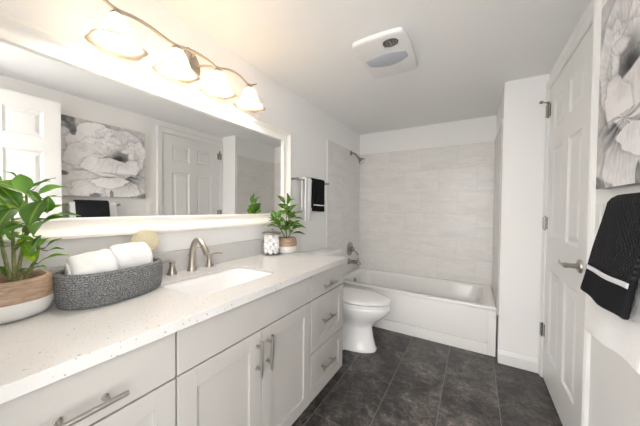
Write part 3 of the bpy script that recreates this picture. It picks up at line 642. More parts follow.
# ================================================================ towels
def drape(yl, yr, bar, r, zf, zb, wav=0.003, ph=0.0, room=1, ny=16, nz=16, outw=0.0, only=None, tilt=0.0):
    """cloth folded over a bar along Y; room=+1: the front hangs on the +x side; only=(z low, z high, offset): a strip of the front"""
    bx_, bz_ = bar
    def front(s, t_, off=0.0):
        d = wav * math.sin(3.1 * s * math.pi + ph + 2.0 * t_) * min(1, t_ * 2 + 0.1) + wav * 0.6 * math.sin(9 * s + 7 * t_ + ph)
        y = yl + (yr - yl) * s + 0.004 * math.sin(6 * t_ + ph) * (s - 0.5) * 2 * t_
        return Vector((bx_ + room * (r + d + outw * t_ + off), y, bz_ - (bz_ - zf) * t_ + (0.003 * math.sin(5 * s + ph) + tilt * (1 - s)) * t_))
    bm = bmesh.new(); rows = []
    for j in range(ny + 1):
        s = j / ny; row = []
        if only:
            for k in range(5): t_ = (bz_ - (only[1] + (only[0] - only[1]) * k / 4)) / (bz_ - zf); row.append(front(s * 1.004 - 0.002, t_, only[2]))
        else:
            y = yl + (yr - yl) * s
            for k in range(nz + 1):
                t_ = 1 - k / nz; row.append(Vector((bx_ - room * (r + wav * 0.3 * math.sin(6 * s + ph) * t_), y, zb + (bz_ - zb) * k / nz)))
            d0 = front(s, 0) - Vector((bx_ + room * r, 0, 0))
            for k in range(1, 8): a = math.pi - math.pi * k / 8; row.append(Vector((bx_ + room * r * math.cos(a) + d0.x * k / 8, y, bz_ + r * math.sin(a))))
            for k in range(nz + 1): row.append(front(s, k / nz))
        rows.append([bm.verts.new(p) for p in row])
    for a, b in zip(rows, rows[1:]):
        for i in range(len(a) - 1): bm.faces.new((a[i], a[i + 1], b[i + 1], b[i]))
    return bm
SOL = lambda th: [('SOLIDIFY', dict(thickness=th, offset=0.0)), ('BEVEL', dict(width=th * 0.42, segments=3, limit_method='ANGLE', angle_limit=math.radians(60)))]
def rail(name, label, bar, y0, y1, wx, room):
    t = thing(name, label, 'towel bar', (wx, (y0 + y1) / 2, bar[1]))
    bm = bmesh.new(); tube(bm, [(bar[0], y0 - 0.01, bar[1]), (bar[0], y1 + 0.01, bar[1])], 0.008, 14); obj('rod', bm, nickel_m, t, 50)
    for y in (y0, y1):
        bm = bmesh.new(); L = abs(bar[0] - wx)
        lathe(bm, [(0.026, 0.0003), (0.026, 0.005), (0.020, 0.010), (0.011, 0.018), (0.009, L - 0.014), (0.012, L - 0.010), (0.0135, L), (0.012, L + 0.010), (0.001, L + 0.013)], (wx, y, bar[1]), 20, (room, 0, 0)); obj('wall_post', bm, nickel_m, t, 40)
rail('towel_bar', 'brushed nickel towel bar on the wall between the mirror and the shower tile', (0.075, 1.443), 1.735, 2.262, 0.0, 1)
tag(obj('hand_towel', drape(1.828, 1.925, (0.075, 1.443), 0.018, 1.085, 1.185, wav=0.003, ny=12), towel_w, None, 70, SOL(0.016)), 'white folded hand towel hanging next to the black one on the small towel bar', 'towel')
bt = tag(obj('hand_towel', drape(1.945, 2.155, (0.075, 1.443), 0.020, 1.168, 1.20, wav=0.003, ph=1.0), towel_b, None, 70, SOL(0.018)), 'black folded hand towel with thin white stripe on the small towel bar', 'towel')
st = obj('stripe', drape(1.945, 2.155, (0.075, 1.443), 0.020, 1.168, 1.20, wav=0.003, ph=1.0, only=(1.222, 1.232, 0.0098)), potw_m, bt, 70, [('SOLIDIFY', dict(thickness=0.0012, offset=0.0))])
RB = (1.703, 1.215)
rail('towel_bar', 'brushed nickel towel bar under the flower canvas holding large towels', RB, 0.62, 1.172, W, -1)
tag(obj('bath_towel', drape(0.80, 1.145, RB, 0.016, 0.830, 0.85, tilt=0.03, wav=0.003, ph=0.4, room=-1, outw=0.040, ny=26, nz=30), towel_w, None, 75, SOL(0.013)), 'white bath towel hanging beneath the black waffle towel', 'towel')
kt = dict(wav=0.003, ph=2.2, room=-1, outw=0.046, ny=22, nz=30)
bm = drape(0.838, 1.083, RB, 0.031, 0.960, 0.99, **kt)
wt = bpy.data.objects.new
bk = obj('bath_towel', bm, waffle_m, None, 75, SOL(0.014)); bk.data.transform(Matrix.Translation((-1.65, -1.0, -1.215))); bk.location = (1.65, 1.0, 1.215)
tag(bk, 'black waffle-weave towel with silver stripe, folded over the white bath towel', 'towel')
bpy.context.view_layer.update()
st = obj('stripe', drape(0.838, 1.083, RB, 0.031, 0.960, 0.99, only=(1.030, 1.042, 0.0078), **kt), stripe_m, bk, 70, [('SOLIDIFY', dict(thickness=0.0012, offset=0.0))]); st['label'] = 'silver-white woven stripe'

# ================================================================ flower canvas
PY0, PY1, PZ0, PZ1, PT = 0.772, 1.432, 1.288, 1.985, 0.038
pic = thing('canvas_picture', 'stretched canvas of a big pale peony in greys above the towels', 'picture', (W, 1.1, PZ0))
NP = 260
def paint_flower(n):
    ss, tt = np.meshgrid(np.linspace(0, 1, n), np.linspace(0, 1, n), indexing='ij')
    rng = np.random.RandomState(3)
    def fbm(fr_, oc=4, seed=0):
        r_ = np.random.RandomState(seed); out_ = np.zeros_like(ss); amp = 1.0; tot = 0
        for o_ in range(oc):
            k = int(fr_ * 2 ** o_) + 2; g_ = r_.rand(k + 1, k + 1); X = ss * (k - 1e-6); Y = tt * (k - 1e-6); i_ = X.astype(int).clip(0, k - 1); j_ = Y.astype(int).clip(0, k - 1); fx_ = X - i_; fy_ = Y - j_
            fx_ = fx_ * fx_ * (3 - 2 * fx_); fy_ = fy_ * fy_ * (3 - 2 * fy_)
            v_ = g_[i_, j_] * (1 - fx_) * (1 - fy_) + g_[i_ + 1, j_] * fx_ * (1 - fy_) + g_[i_, j_ + 1] * (1 - fx_) * fy_ + g_[i_ + 1, j_ + 1] * fx_ * fy_
            out_ += v_ * amp; tot += amp; amp *= 0.55
        return out_ / tot
    n1, n2, n3 = fbm(4, 5, 1), fbm(9, 4, 2), fbm(24, 3, 5)
    img = 0.50 + 0.25 * (n1 - 0.5)
    # (cx, cy, rx, ry, rot, base direction x, y, light, contrast, streak seed)
    def petal(cx, cy, rx, ry, rot, bxp, byp, light, dark, sd, soft=0.05, wob=0.10):
        nonlocal img
        c_, s_ = math.cos(rot), math.sin(rot); X = ss - cx; Y = tt - cy; u = (X * c_ + Y * s_) / rx; w = (-X * s_ + Y * c_) / ry
        a = np.arctan2(w, u); rr_ = np.sqrt(u * u + w * w) / (1 + wob * np.sin(3 * a + sd) + wob * 0.6 * np.sin(7 * a + 2 * sd) + 0.10 * (n2 - 0.5))
        m_ = np.clip((1 - rr_) / soft, 0, 1)
        d_ = np.sqrt((ss - bxp) ** 2 + (tt - byp) ** 2) / (2.0 * max(rx, ry)); ang = np.arctan2(tt - byp, ss - bxp)
        st_ = 0.5 + 0.5 * np.sin(ang * 26 + 5 * n1 + sd) * (0.4 + 0.6 * n3)
        val = dark + (light - dark) * np.clip(d_ * 1.35, 0, 1) ** 0.55 - 0.07 * st_ * (1 - np.clip(d_, 0, 1)) + 0.10 * (n2 - 0.5) + 0.05 * (n3 - 0.5)
        edge = np.exp(-((rr_ - 0.97) / 0.05) ** 2) * 0.06
        sh_ = np.clip(1 - (rr_ - 1) / 0.22, 0, 1) * (rr_ > 1) * 0.13
        img = img * (1 - m_) * (1 - sh_) + (val + edge) * m_
    L_ = 0.93
    img = 0.78 + 0.25 * (n1 - 0.5) + 0.1 * (n3 - 0.5)
    rp = np.random.RandomState(11)
    petal(0.08, 0.62, 0.36, 0.24, 2.75, 0.6, 0.42, 0.93, 0.72, 2, 0.10); petal(0.92, 0.88, 0.30, 0.18, -0.5, 0.6, 0.55, 0.82, 0.62, 3, 0.16)
    petal(0.08, 0.37, 0.40, 0.18, 0.35, 0.62, 0.36, 0.92, 0.66, 4, 0.10); petal(0.14, 0.15, 0.38, 0.16, 0.30, 0.66, 0.30, 0.94, 0.62, 5, 0.10)
    petal(0.99, 0.31, 0.34, 0.17, -0.25, 0.72, 0.32, 0.90, 0.50, 6, 0.12); petal(0.92, 0.13, 0.32, 0.15, -0.75, 0.70, 0.33, 0.92, 0.48, 7, 0.10)
    petal(0.36, 0.10, 0.30, 0.13, 0.1, 0.64, 0.32, 0.94, 0.64, 8, 0.10); petal(0.68, 0.11, 0.22, 0.15, 0.15, 0.68, 0.34, 0.93, 0.52, 9, 0.10)
    petal(0.34, 0.74, 0.30, 0.23, 0.3, 0.60, 0.50, 0.96, 0.78, 10, 0.07, 0.07); petal(0.70, 0.82, 0.28, 0.14, -0.22, 0.64, 0.55, 0.90, 0.62, 11, 0.12)
    petal(0.85, 0.60, 0.15, 0.26, -0.12, 0.66, 0.52, 0.95, 0.68, 12, 0.10); petal(0.26, 0.56, 0.26, 0.18, 0.7, 0.58, 0.48, 0.94, 0.74, 13, 0.12)
    for k_ in range(14):
        a_ = rp.uniform(0.6, 2.9); r_ = rp.uniform(0.12, 0.30); petal(0.56 + r_ * 1.15 * math.cos(a_), 0.56 + r_ * 0.8 * math.sin(a_), rp.uniform(0.06, 0.12), rp.uniform(0.035, 0.07), a_ + rp.uniform(-0.4, 1.4), 0.64, 0.50, rp.uniform(0.86, 0.95), rp.uniform(0.66, 0.80), k_ + 20, 0.35)
    petal(0.68, 0.59, 0.18, 0.14, 0.1, 0.64, 0.48, 0.62, 0.34, 14, 0.7); petal(0.64, 0.545, 0.15, 0.06, 0.15, 0.64, 0.5, 0.36, 0.12, 16, 0.7)
    petal(0.80, 0.56, 0.045, 0.14, 0.15, 0.72, 0.45, 0.93, 0.75, 31, 0.4); petal(0.74, 0.67, 0.10, 0.035, 0.3, 0.64, 0.5, 0.90, 0.70, 32, 0.5)
    petal(0.52, 0.40, 0.31, 0.135, -0.06, 0.58, 0.66, 0.97, 0.80, 17, 0.08, 0.08); petal(0.77, 0.42, 0.16, 0.11, 0.5, 0.66, 0.62, 0.95, 0.70, 18, 0.12)
    petal(0.30, 0.46, 0.13, 0.07, 0.9, 0.5, 0.6, 0.94, 0.78, 33, 0.3)
    rad = np.arctan2(tt - 0.31, ss - 0.68); rd = np.sqrt(((ss - 0.68) / 0.34) ** 2 + ((tt - 0.30) / 0.16) ** 2); img = img - np.clip(1 - rd, 0, 1) * (0.22 + 0.22 * np.sin(rad * 18 + 6 * n1)) * (tt < 0.34)
    petal(0.53, 0.20, 0.22, 0.075, 0.08, 0.58, 0.42, 0.98, 0.74, 19, 0.07)
    for (a, b, r1, r2) in ((0.36, 0.02, 0.10, 0.045), (0.54, 0.03, 0.022, 0.06), (0.96, 0.01, 0.09, 0.06), (0.02, 0.285, 0.07, 0.03), (0.03, 0.97, 0.11, 0.06), (0.12, 0.84, 0.035, 0.07), (0.08, 0.90, 0.06, 0.06)):
        e_ = ((ss - a) / r1) ** 2 + ((tt - b) / r2) ** 2 + 2.4 * (n2 - 0.5); m_ = np.clip((1 - e_) * 2, 0, 1); img = img * (1 - m_) + (0.30 + 0.35 * (n3)) * m_
    fa = np.arctan2(tt - 0.48, ss - 0.62); img = img + 0.045 * np.sin(fa * 60 + 14 * n2) * n3 * np.clip(np.sqrt((ss - .62) ** 2 + (tt - .48) ** 2) * 3, 0, 1)
    img = np.clip(img + 0.05 * (n3 - 0.5), 0.05, 0.95)
    return img ** 2.0
pal = paint_flower(NP)
me = bpy.data.meshes.new('painted_front')
xs_ = W - PT - 0.0004
vv = [(xs_, PY0 + (PY1 - PY0) * i / (NP - 1), PZ0 + (PZ1 - PZ0) * j / (NP - 1) - PZ0) for i in range(NP) for j in range(NP)]
vv = [(x - W, y - 1.1, z) for x, y, z in vv]
ff = [(i * NP + j, i * NP + j + 1, (i + 1) * NP + j + 1, (i + 1) * NP + j) for i in range(NP - 1) for j in range(NP - 1)]
me.from_pydata(vv, [], ff); ca = me.color_attributes.new('painting', 'FLOAT_COLOR', 'POINT')
cols = np.ones((NP * NP, 4), dtype=np.float32); fl = pal.reshape(-1); cols[:, 0] = fl * 0.94 + 0.01; cols[:, 1] = fl * 0.925 + 0.01; cols[:, 2] = fl * 0.94 + 0.012
ca.data.foreach_set('color', cols.reshape(-1))
art_m = mat('painted_canvas', (0.7, 0.7, 0.7), 0.75)
def _art(m):
    N, L, b = nodes(m); a = N.new('ShaderNodeAttribute'); a.attribute_name = 'painting'; L.new(a.outputs['Color'], b.inputs['Base Color']); bump(m, noise(m, coords(m), 700, 2), 0.25, 0.001)
_art(art_m); me.materials.append(art_m)
po = bpy.data.objects.new('painted_front', me); C.objects.link(po); po.parent = pic
side_m = mat('canvas_side', (0.40, 0.39, 0.40), 0.8); base(side_m, ramp(side_m, noise(side_m, coords(side_m), 9, 4), [(0.4, (0.26, 0.255, 0.26)), (0.62, (0.62, 0.61, 0.63))]))
obj('stretched_canvas', bx(W - PT, W - 0.001, PY0, PY1, PZ0, PZ1, 0.0), side_m, pic)
# switch plate
t = thing('switch_plate', 'white light switch plate on the wall between the canvas and the panelled door', 'light switch', (W, 1.50, 1.17))
obj('plate', bx(W - 0.006, W - 0.0005, 1.462, 1.532, 1.115, 1.23, 0.002), plate_m, t, 40); obj('rocker', bx(W - 0.010, W - 0.0055, 1.482, 1.512, 1.14, 1.205, 0.002), plate_m, t, 40)

# ================================================================ things on the countertop
BC = Vector((0.165, 0.441)); BU = Vector((-0.2, 0.98)).normalized(); BV = Vector((BU.y, -BU.x))
def bring(a, b, z, n=64, e=2.35):
    out = []
    for k in range(n):
        t_ = 2 * math.pi * k / n; c_, s_ = math.cos(t_), math.sin(t_); p = BC + BU * (a * math.copysign(abs(c_) ** (2 / e), c_)) + BV * (b * math.copysign(abs(s_) ** (2 / e), s_)); out.append((p.x, p.y, z))
    return out
bk_t = thing('rope_basket', 'oval grey rope basket holding rolled white washcloths', 'basket', (BC.x, BC.y, CZ))
bm = bmesh.new(); rings = []; NC = 13; hB = 0.112
for i in range(NC):
    for q in (0.1, 0.5, 0.9):
        z = hB * (i + q) / NC; fl_ = 0.006 * math.sin(math.pi * z / hB) + 0.004 * z / hB; o_ = 0.0026 * math.sin(math.pi * q)
        if i == 0 and q < 0.3: fl_ -= 0.003
        rings.append(bring(0.160 + fl_ + o_, 0.104 + fl_ + o_, CZ + 0.0006 + z))
rings.append(bring(0.158, 0.102, CZ + hB + 0.003)); rings.append(bring(0.152, 0.096, CZ + hB)); rings.append(bring(0.150, 0.094, CZ + 0.06)); rings.append(bring(0.148, 0.092, CZ + 0.010))
loft(bm, rings); obj('woven_body', bm, basket_m, bk_t, 60)
def roll(center, ax, L, R, sq, seed, label):
    rnd = random.Random(seed); ax = Vector(ax).normalized(); upv = Vector((0, 0, 1)); sd = ax.cross(upv).normalized(); upv = sd.cross(ax)
    bm = bmesh.new(); n = 56; rings = []; ph = [rnd.uniform(0, 6.28) for _ in range(6)]
    st_ = [(-0.5, 0.22), (-0.505, 0.50), (-0.495, 0.72), (-0.46, 0.88), (-0.40, 0.97)] + [(-0.4 + 0.8 * i / 12, 1.0) for i in range(1, 12)] + [(0.40, 0.97), (0.46, 0.88), (0.495, 0.72), (0.505, 0.50), (0.5, 0.22)]
    for l, k_ in st_:
        ring = []
        for q in range(n):
            a = 2 * math.pi * q / n
            step = 0.055 * ((a + 0.8 + l * 0.5) % (2 * math.pi)) / (2 * math.pi)
            r_ = R * k_ * (0.97 + step + 0.018 * math.sin(3 * a + ph[0] + 4 * l) + 0.014 * math.sin(11 * l + ph[1] + 2 * a) + 0.010 * math.sin(17 * l + 5 * a + ph[2]))
            ring.append(Vector(center) + ax * (L * l) + sd * (r_ * math.cos(a)) + upv * (r_ * sq * math.sin(a)))
        rings.append(ring)
    loft(bm, rings)
    # the spiral edge of the rolled cloth on both ends
    o = obj('rolled_washcloth', bm, towel_w, None, 80); tag(o, label, 'towel')
    for e in (-1, 1):
        bm = bmesh.new(); pts = []
        for k in range(60):
            a = k / 59 * 4.6 * math.pi; r_ = R * (0.10 + 0.52 * k / 59); pts.append(Vector(center) + ax * (e * L * 0.498) + sd * (r_ * math.cos(a)) + upv * (r_ * sq * math.sin(a)))
        tube(bm, pts, 0.0055, 6); obj('rolled_edge', bm, towel_w, o, 60)
ax3 = Vector((BU.x, BU.y, 0))
c1 = Vector((BC.x, BC.y, 0)) - ax3 * 0.072; c2 = Vector((BC.x, BC.y, 0)) + ax3 * 0.056
roll((c1.x, c1.y, CZ + 0.108), ax3 + Vector((0.30, 0, 0.12)), 0.124, 0.076, 0.88, 1, 'rolled white washcloth in the basket, the one nearer the big plant')
roll((c2.x, c2.y, CZ + 0.118), ax3 + Vector((0.40, 0, 0.06)), 0.130, 0.079, 0.90, 5, 'rolled white washcloth in the basket, the one nearer the faucet')
t = thing('bath_brush', 'round cream-bristled bath brush standing in the basket behind the washcloths', 'brush', (0.085, 0.600, CZ + 0.05))
BCn = Vector((0.078, 0.590, 1.045)); BD = Vector((0.80, -0.45, 0.25)).normalized()
bm = bmesh.new(); lathe(bm, [(0.001, -0.016), (0.040, -0.014), (0.050, -0.008), (0.051, 0.0), (0.046, 0.003), (0.001, 0.004)], BCn, 32, BD); obj('wooden_back', bm, wood_m, t, 40)
bm = bmesh.new(); lathe(bm, [(0.046, 0.003), (0.050, 0.012), (0.047, 0.020), (0.030, 0.027), (0.001, 0.030)], BCn, 32, BD)
q0 = Vector((0, 0, 1)).rotation_difference(BD)
for k in range(230):
    r_ = 0.047 * math.sqrt((k + 0.5) / 230); a = k * 2.39996; p = Vector((r_ * math.cos(a), r_ * math.sin(a), 0.014)); d = Vector((p.x * 7, p.y * 7, 1)).normalized(); e = p + d * (0.023 - 0.05 * r_)
    tube(bm, [BCn + q0 @ p, BCn + q0 @ e], [0.0024, 0.0018], 5)
obj('bristles', bm, bristle_m, t, 60)
bm = bmesh.new(); tube(bm, [BCn - BD * 0.008 + Vector((0, 0, -0.045)), Vector((0.100, 0.565, CZ + 0.016))], [0.009, 0.008], 12); obj('handle', bm, wood_m, t, 60)
# jar of cotton balls
JX, JY, JR, JH = 0.100, 1.402, 0.062, 0.148
t = thing('glass_jar', 'clear glass jar with brushed metal lid, full of cotton balls', 'jar', (JX, JY, CZ))
bm = bmesh.new(); lathe(bm, [(JR - 0.004, 0.0006), (JR, 0.004), (JR, JH), (JR - 0.003, JH), (JR - 0.003, 0.008), (0.001, 0.007)], (JX, JY, CZ), 40, cap=True); obj('jar_body', bm, glass_m, t, 40)
bm = bmesh.new(); lathe(bm, [(0.001, JH + 0.0005), (JR - 0.006, JH + 0.0005), (JR + 0.003, JH + 0.001), (JR + 0.005, JH + 0.006), (JR + 0.003, JH + 0.011), (JR - 0.012, JH + 0.015), (0.008, JH + 0.018), (0.006, JH + 0.024), (0.010, JH + 0.029), (0.011, JH + 0.034), (0.007, JH + 0.039), (0.001, JH + 0.040)], (JX, JY, CZ), 36); obj('lid', bm, nickel_m, t, 40)
def cotton(r, seed):
    bm = bmesh.new(); bmesh.ops.create_icosphere(bm, subdivisions=3, radius=r); rnd = random.Random(seed); ph = [rnd.uniform(0, 6) for _ in range(3)]
    for v_ in bm.verts:
        p = v_.co / r; v_.co *= 1 + 0.06 * math.sin(4 * p.x + ph[0]) + 0.05 * math.sin(5 * p.y + ph[1]) + 0.04 * math.sin(7 * p.z + ph[2])
    return bm
c0 = obj('cotton_ball', cotton(0.0185, 1), cotton_m, None, 80)
tag(c0, 'white cotton ball in the glass jar', 'cotton ball', 'cotton balls in the glass jar')
first = True
for lay in range(5):
    z = CZ + 0.0265 + lay * 0.0262
    for k in range(7):
        nn = 6
        if k < 6: a = 2 * math.pi * k / 6 + lay * 0.52; r_ = 0.0382
        else: r_ = 0.0; a = 0
        if first: o = c0; first = False
        else: o = c0.copy(); C.objects.link(o)
        o.location = (JX + r_ * math.cos(a), JY + r_ * math.sin(a), z); o.rotation_euler = (lay * 1.3 + k, k * 0.7, k * 1.9)
# potted plants
def leaf_mesh(bm, b, tip, w, rnd, droop=0.10):
    b = Vector(b); tip = Vector(tip); d = tip - b; L = d.length; d.normalize()
    upv = Vector((rnd.uniform(-0.35, 0.45), rnd.uniform(-0.6, 0.1), 1.0)); s = d.cross(upv)
    if s.length < 0.2: s = d.cross(Vector((1, 0, 0)))
    s.normalize(); nn = s.cross(d); rows = []; K = 12; M_ = 3; rib = bm.verts.layers.float.get('rib') or bm.verts.layers.float.new('rib')
    for k in range(K + 1):
        t_ = k / K; ww = 0.5 * w * (math.sin(math.pi * min(1, max(0, (t_ - 0.06) / 0.94)) ** 0.85)) ** 0.75 if 0.06 < t_ < 1 else 0.0012
        ww = max(ww, 0.0010); p = b + d * (L * t_) + nn * (L * droop * math.sin(math.pi * t_)); row = []
        for j in range(-M_, M_ + 1):
            f_ = j / M_; row.append(bm.verts.new(p + s * (ww * f_) + nn * (ww * 0.30 * f_ * f_ + (0.0 if j else -0.0008) + 0.0012 * math.sin(9 * t_ + j)))); row[-1][rib] = abs(f_)
        rows.append(row)
    for a, c_ in zip(rows, rows[1:]):
        for i in range(len(a) - 1): bm.faces.new((a[i], a[i + 1], c_[i + 1], c_[i]))
def potted(name, label, px, py, S, leaves, stems, wl_=0.056, seed=1, srad=0.006):
    t = thing(name, label, 'plant', (px, py, CZ)); c_ = (px, py, CZ); rnd = random.Random(seed)
    P_ = [(r * S[0], z * S[1]) for r, z in ((0.66, 0.004), (0.80, 0.02), (0.93, 0.14), (0.985, 0.30), (1.0, 0.47))]
    bm = bmesh.new(); lathe(bm, [(0.001, 0.0006)] + [(0.62 * S[0], 0.0006)] + P_, c_, 48, cap=False); obj('dipped_base', bm, potw_m, t, 40)['label'] = 'white dipped lower half of the pot'
    bm = bmesh.new(); lathe(bm, [(r * S[0], z * S[1]) for r, z in ((1.0, 0.47), (0.995, 0.62), (0.965, 0.80), (0.90, 0.95), (0.86, 1.0), (0.80, 1.0), (0.78, 0.95), (0.78, 0.86))], c_, 48, cap=False); obj('pot', bm, wood_m, t, 40)['label'] = 'bare wood upper half of the pot'
    bm = bmesh.new(); lathe(bm, [(0.79 * S[0], 0.86 * S[1]), (0.45 * S[0], 0.90 * S[1]), (0.001, 0.90 * S[1])], c_, 32, cap=False); obj('soil', bm, soil_m, t, 60)
    bm = bmesh.new()
    for st_ in stems: tube(bm, smooth_path(st_, 5), [srad, srad * 0.8, srad * 0.45], 8)
    for b, tip, w in leaves:
        # short petiole to the nearest stem point
        best = min((p for s_ in stems for p in smooth_path(s_, 5)), key=lambda q: (Vector(b) - q).length)
        if (Vector(b) - best).length > 0.004: tube(bm, [best, best.lerp(Vector(b), 0.5) + Vector((0, 0, -0.002)), Vector(b)], srad * 0.32, 6)
    obj('stems', bm, stem_m, t, 60)
    bm = bmesh.new()
    for b, tip, w in leaves: leaf_mesh(bm, (max(b[0], 0.062), b[1], b[2]), (max(tip[0], 0.062), tip[1], tip[2]), w, rnd)
    me = bpy.data.meshes.new('foliage'); bm.transform(Matrix.Translation((-px, -py, -CZ))); bm.to_mesh(me); bm.free(); me.materials.append(leaf_m)
    for p in me.polygons: p.use_smooth = True
    o = bpy.data.objects.new('foliage', me); C.objects.link(o); o.parent = t
    return t
BIG_LEAVES = [
    ((0.1211, 0.2083, 1.2875), (0.0958, 0.1844, 1.3077), 0.012),
    ((0.1523, 0.2187, 1.2379), (0.1835, 0.2016, 1.2955), 0.044),
    ((0.1511, 0.2359, 1.2545), (0.1722, 0.2807, 1.2924), 0.018),
    ((0.1726, 0.2378, 1.2354), (0.2792, 0.2899, 1.2575), 0.034),
    ((0.1786, 0.2516, 1.2266), (0.2009, 0.2848, 1.2308), 0.014),
    ((0.1424, 0.2164, 1.2411), (0.083, 0.1666, 1.273), 0.050),
    ((0.1418, 0.2078, 1.1917), (0.105, 0.1673, 1.2661), 0.050),
    ((0.1573, 0.222, 1.2503), (0.211, 0.2401, 1.2016), 0.024),
    ((0.2088, 0.2511, 1.1802), (0.2276, 0.2495, 1.2321), 0.030),
    ((0.213, 0.244, 1.2199), (0.2617, 0.2033, 1.1452), 0.060),
    ((0.1901, 0.2575, 1.186), (0.1987, 0.2993, 1.2054), 0.020),
    ((0.1962, 0.2428, 1.1523), (0.3337, 0.2943, 1.1731), 0.024),
    ((0.1777, 0.2272, 1.1094), (0.3099, 0.2612, 1.1704), 0.050),
    ((0.1352, 0.1969, 1.1946), (0.1925, 0.1577, 1.1362), 0.052),
    ((0.1779, 0.2213, 1.1465), (0.1995, 0.1656, 1.1304), 0.030),
    ((0.092, 0.196, 1.2098), (-0.0108, 0.1718, 1.1671), 0.050),
    ((0.1753, 0.23, 1.1398), (0.097, 0.1706, 1.1031), 0.050),
    ((0.177, 0.2231, 1.1005), (0.1848, 0.1916, 1.0895), 0.028),
    ((0.1896, 0.2325, 1.036), (0.2288, 0.2335, 1.1151), 0.050),
    ((0.1604, 0.2258, 1.0431), (0.1519, 0.2112, 1.0938), 0.030),
    ((0.1886, 0.2502, 1.0705), (0.214, 0.2828, 1.1004), 0.012),
    ((0.2026, 0.2514, 1.0622), (0.2425, 0.2799, 1.0683), 0.012),
    ((0.1812, 0.2342, 1.0223), (0.2695, 0.2841, 1.0517), 0.020),
    ((0.184, 0.2251, 1.009), (0.1918, 0.1955, 1.0071), 0.030),
    ((0.1778, 0.2284, 1.0106), (0.2243, 0.2462, 1.0131), 0.014),
    ((0.1004, 0.1884, 0.9805), (0.077, 0.1609, 1.017), 0.030),
    ((0.1099, 0.2045, 1.1195), (0.0586, 0.2001, 1.0911), 0.030),
    ((0.1202, 0.2157, 1.182), (0.0385, 0.2088, 1.2199), 0.040),
    ((0.1624, 0.2372, 1.1732), (0.1543, 0.2567, 1.2078), 0.040),
]
_rb = random.Random(5)
BIG_STEMS = [
    [(0.1143, 0.196, 0.9527), (0.088, 0.1868, 1.026), (0.067, 0.1806, 1.0938), (0.0515, 0.1773, 1.1497)] ,
    [(0.1196, 0.1992, 0.9528), (0.1094, 0.1996, 1.0262), (0.0991, 0.1999, 1.1004), (0.0885, 0.2005, 1.1942)] ,
    [(0.1249, 0.2024, 0.9529), (0.1254, 0.2091, 1.0264), (0.1361, 0.2228, 1.1321), (0.1253, 0.2237, 1.2449)] ,
    [(0.1381, 0.2104, 0.9592), (0.1552, 0.2265, 1.0081), (0.1647, 0.2377, 1.0448), (0.1658, 0.2445, 1.107)] ,
    [(0.148, 0.2206, 1.1329), (0.1653, 0.2366, 1.1764), (0.1855, 0.2544, 1.2204)] ,
    [(0.1148, 0.199, 1.0643), (0.1347, 0.2165, 1.1013), (0.1548, 0.2341, 1.1386)] ,
]
SMALL_LEAVES = [
    ((0.1149, 1.556, 1.23), (0.1087, 1.5628, 1.3216), 0.030),
    ((0.1033, 1.5462, 1.2374), (0.0201, 1.5631, 1.3002), 0.028),
    ((0.1083, 1.5765, 1.2457), (0.1575, 1.5995, 1.2768), 0.030),
    ((0.0934, 1.547, 1.207), (0.023, 1.5603, 1.2377), 0.030),
    ((0.0876, 1.5538, 1.2376), (0.1061, 1.6053, 1.1764), 0.045),
    ((0.1169, 1.579, 1.1614), (0.1803, 1.6076, 1.2387), 0.050),
    ((0.1116, 1.5609, 1.1691), (0.0694, 1.5521, 1.2452), 0.050),
    ((0.0403, 1.5176, 1.1149), (0.0093, 1.4626, 1.1382), 0.030),
    ((0.0492, 1.5187, 1.1228), (-0.0031, 1.5323, 1.1907), 0.032),
    ((0.0672, 1.5205, 1.1308), (0.1057, 1.5082, 1.1994), 0.030),
    ((0.0301, 1.5181, 1.1069), (0.0864, 1.5212, 1.086), 0.030),
    ((0.1045, 1.5588, 1.085), (0.0467, 1.5214, 1.1531), 0.045),
    ((0.146, 1.5785, 1.1543), (0.173, 1.6587, 1.1771), 0.035),
    ((0.1491, 1.5747, 1.1317), (0.2208, 1.6178, 1.1249), 0.035),
    ((0.1368, 1.5665, 1.0859), (0.1823, 1.6199, 1.1006), 0.045),
    ((0.1555, 1.5797, 1.0632), (0.2382, 1.6201, 1.0647), 0.050),
    ((0.1283, 1.5785, 1.0083), (0.2412, 1.6165, 1.012), 0.026),
    ((0.1046, 1.5589, 1.0544), (0.1261, 1.6183, 1.1143), 0.045),
    ((0.1002, 1.5403, 1.0553), (0.1318, 1.5238, 1.125), 0.040),
    ((0.1308, 1.5625, 1.0326), (0.0819, 1.5749, 1.0833), 0.045),
    ((0.0777, 1.5443, 1.031), (0.0568, 1.4986, 1.0859), 0.020),
    ((0.0496, 1.5187, 1.077), (0.0093, 1.463, 1.0781), 0.020),
    ((0.1298, 1.5741, 1.1999), (0.113, 1.5113, 1.1622), 0.040),
    ((0.1138, 1.571, 1.1231), (0.1453, 1.6305, 1.1846), 0.040),
]
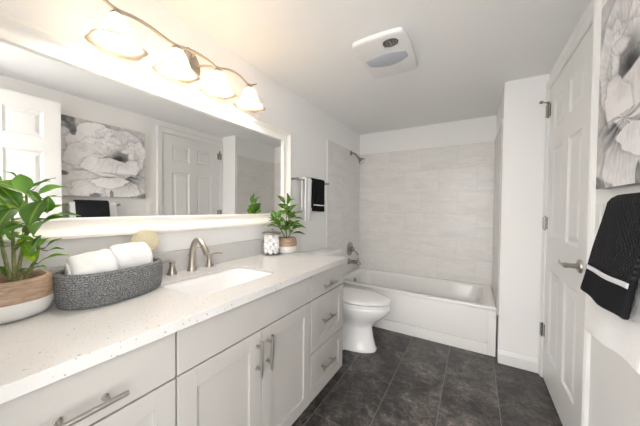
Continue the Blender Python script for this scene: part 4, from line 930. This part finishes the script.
SMALL_STEMS = [
    [(0.1139, 1.5604, 0.9706), (0.1054, 1.5577, 1.0698), (0.109, 1.5636, 1.2225)] ,
    [(0.1073, 1.5565, 0.9705), (0.0661, 1.5343, 1.0693), (0.0387, 1.5194, 1.1301)] ,
    [(0.1205, 1.5643, 0.9707), (0.1389, 1.5768, 1.032), (0.1511, 1.5852, 1.078)] ,
    [(0.1115, 1.5619, 1.0928), (0.1303, 1.5743, 1.1388), (0.1428, 1.5825, 1.1695)] ,
]

for _k in range(16):
    _s = BIG_STEMS[_k % 4]; _p = Vector(_s[1]).lerp(Vector(_s[-1]), _rb.uniform(0.25, 1.0)); _a = _rb.uniform(-2.2, 1.4) ; _L = _rb.uniform(0.06, 0.095)
    BIG_LEAVES.append((tuple(_p), (_p.x + _L * math.cos(_a), _p.y + _L * math.sin(_a) * 0.8, _p.z + _L * _rb.uniform(-0.3, 0.6)), _rb.uniform(0.028, 0.042)))
potted('potted_plant', 'large leafy green plant in a wood and white pot beside the rope basket', 0.120, 0.181, (0.107, 0.118), BIG_LEAVES, BIG_STEMS, seed=3)
_rl = random.Random(21)
for _k in range(34):
    _s = SMALL_STEMS[_k % 4]; _p = Vector(_s[1]).lerp(Vector(_s[2]), _rl.uniform(-0.3, 1.0)); _a = _rl.uniform(0, 6.28); _L = _rl.uniform(0.045, 0.075)
    SMALL_LEAVES.append((tuple(_p), (_p.x + _L * math.cos(_a), _p.y + _L * math.sin(_a), _p.z + _L * _rl.uniform(-0.1, 0.9)), _rl.uniform(0.026, 0.038)))
SMALL_LEAVES = [(b_, t_, w_ * 1.45) for b_, t_, w_ in SMALL_LEAVES]
def _lean(p): k_ = min(1.0, max(0.0, (p[2] - 0.965) / 0.11)); return (p[0] + 0.016 + 0.050 * k_, p[1] - 0.022 - 0.062 * k_, p[2] - 0.01 * k_)
SMALL_LEAVES = [(_lean(b_), _lean(t_), w_) for b_, t_, w_ in SMALL_LEAVES]; SMALL_STEMS = [[_lean(p_) for p_ in s_] for s_ in SMALL_STEMS]
potted('potted_plant', 'small leafy green plant in a wood and white pot beside the cotton jar', 0.128, 1.538, (0.077, 0.112), SMALL_LEAVES, SMALL_STEMS, seed=8, srad=0.0045)
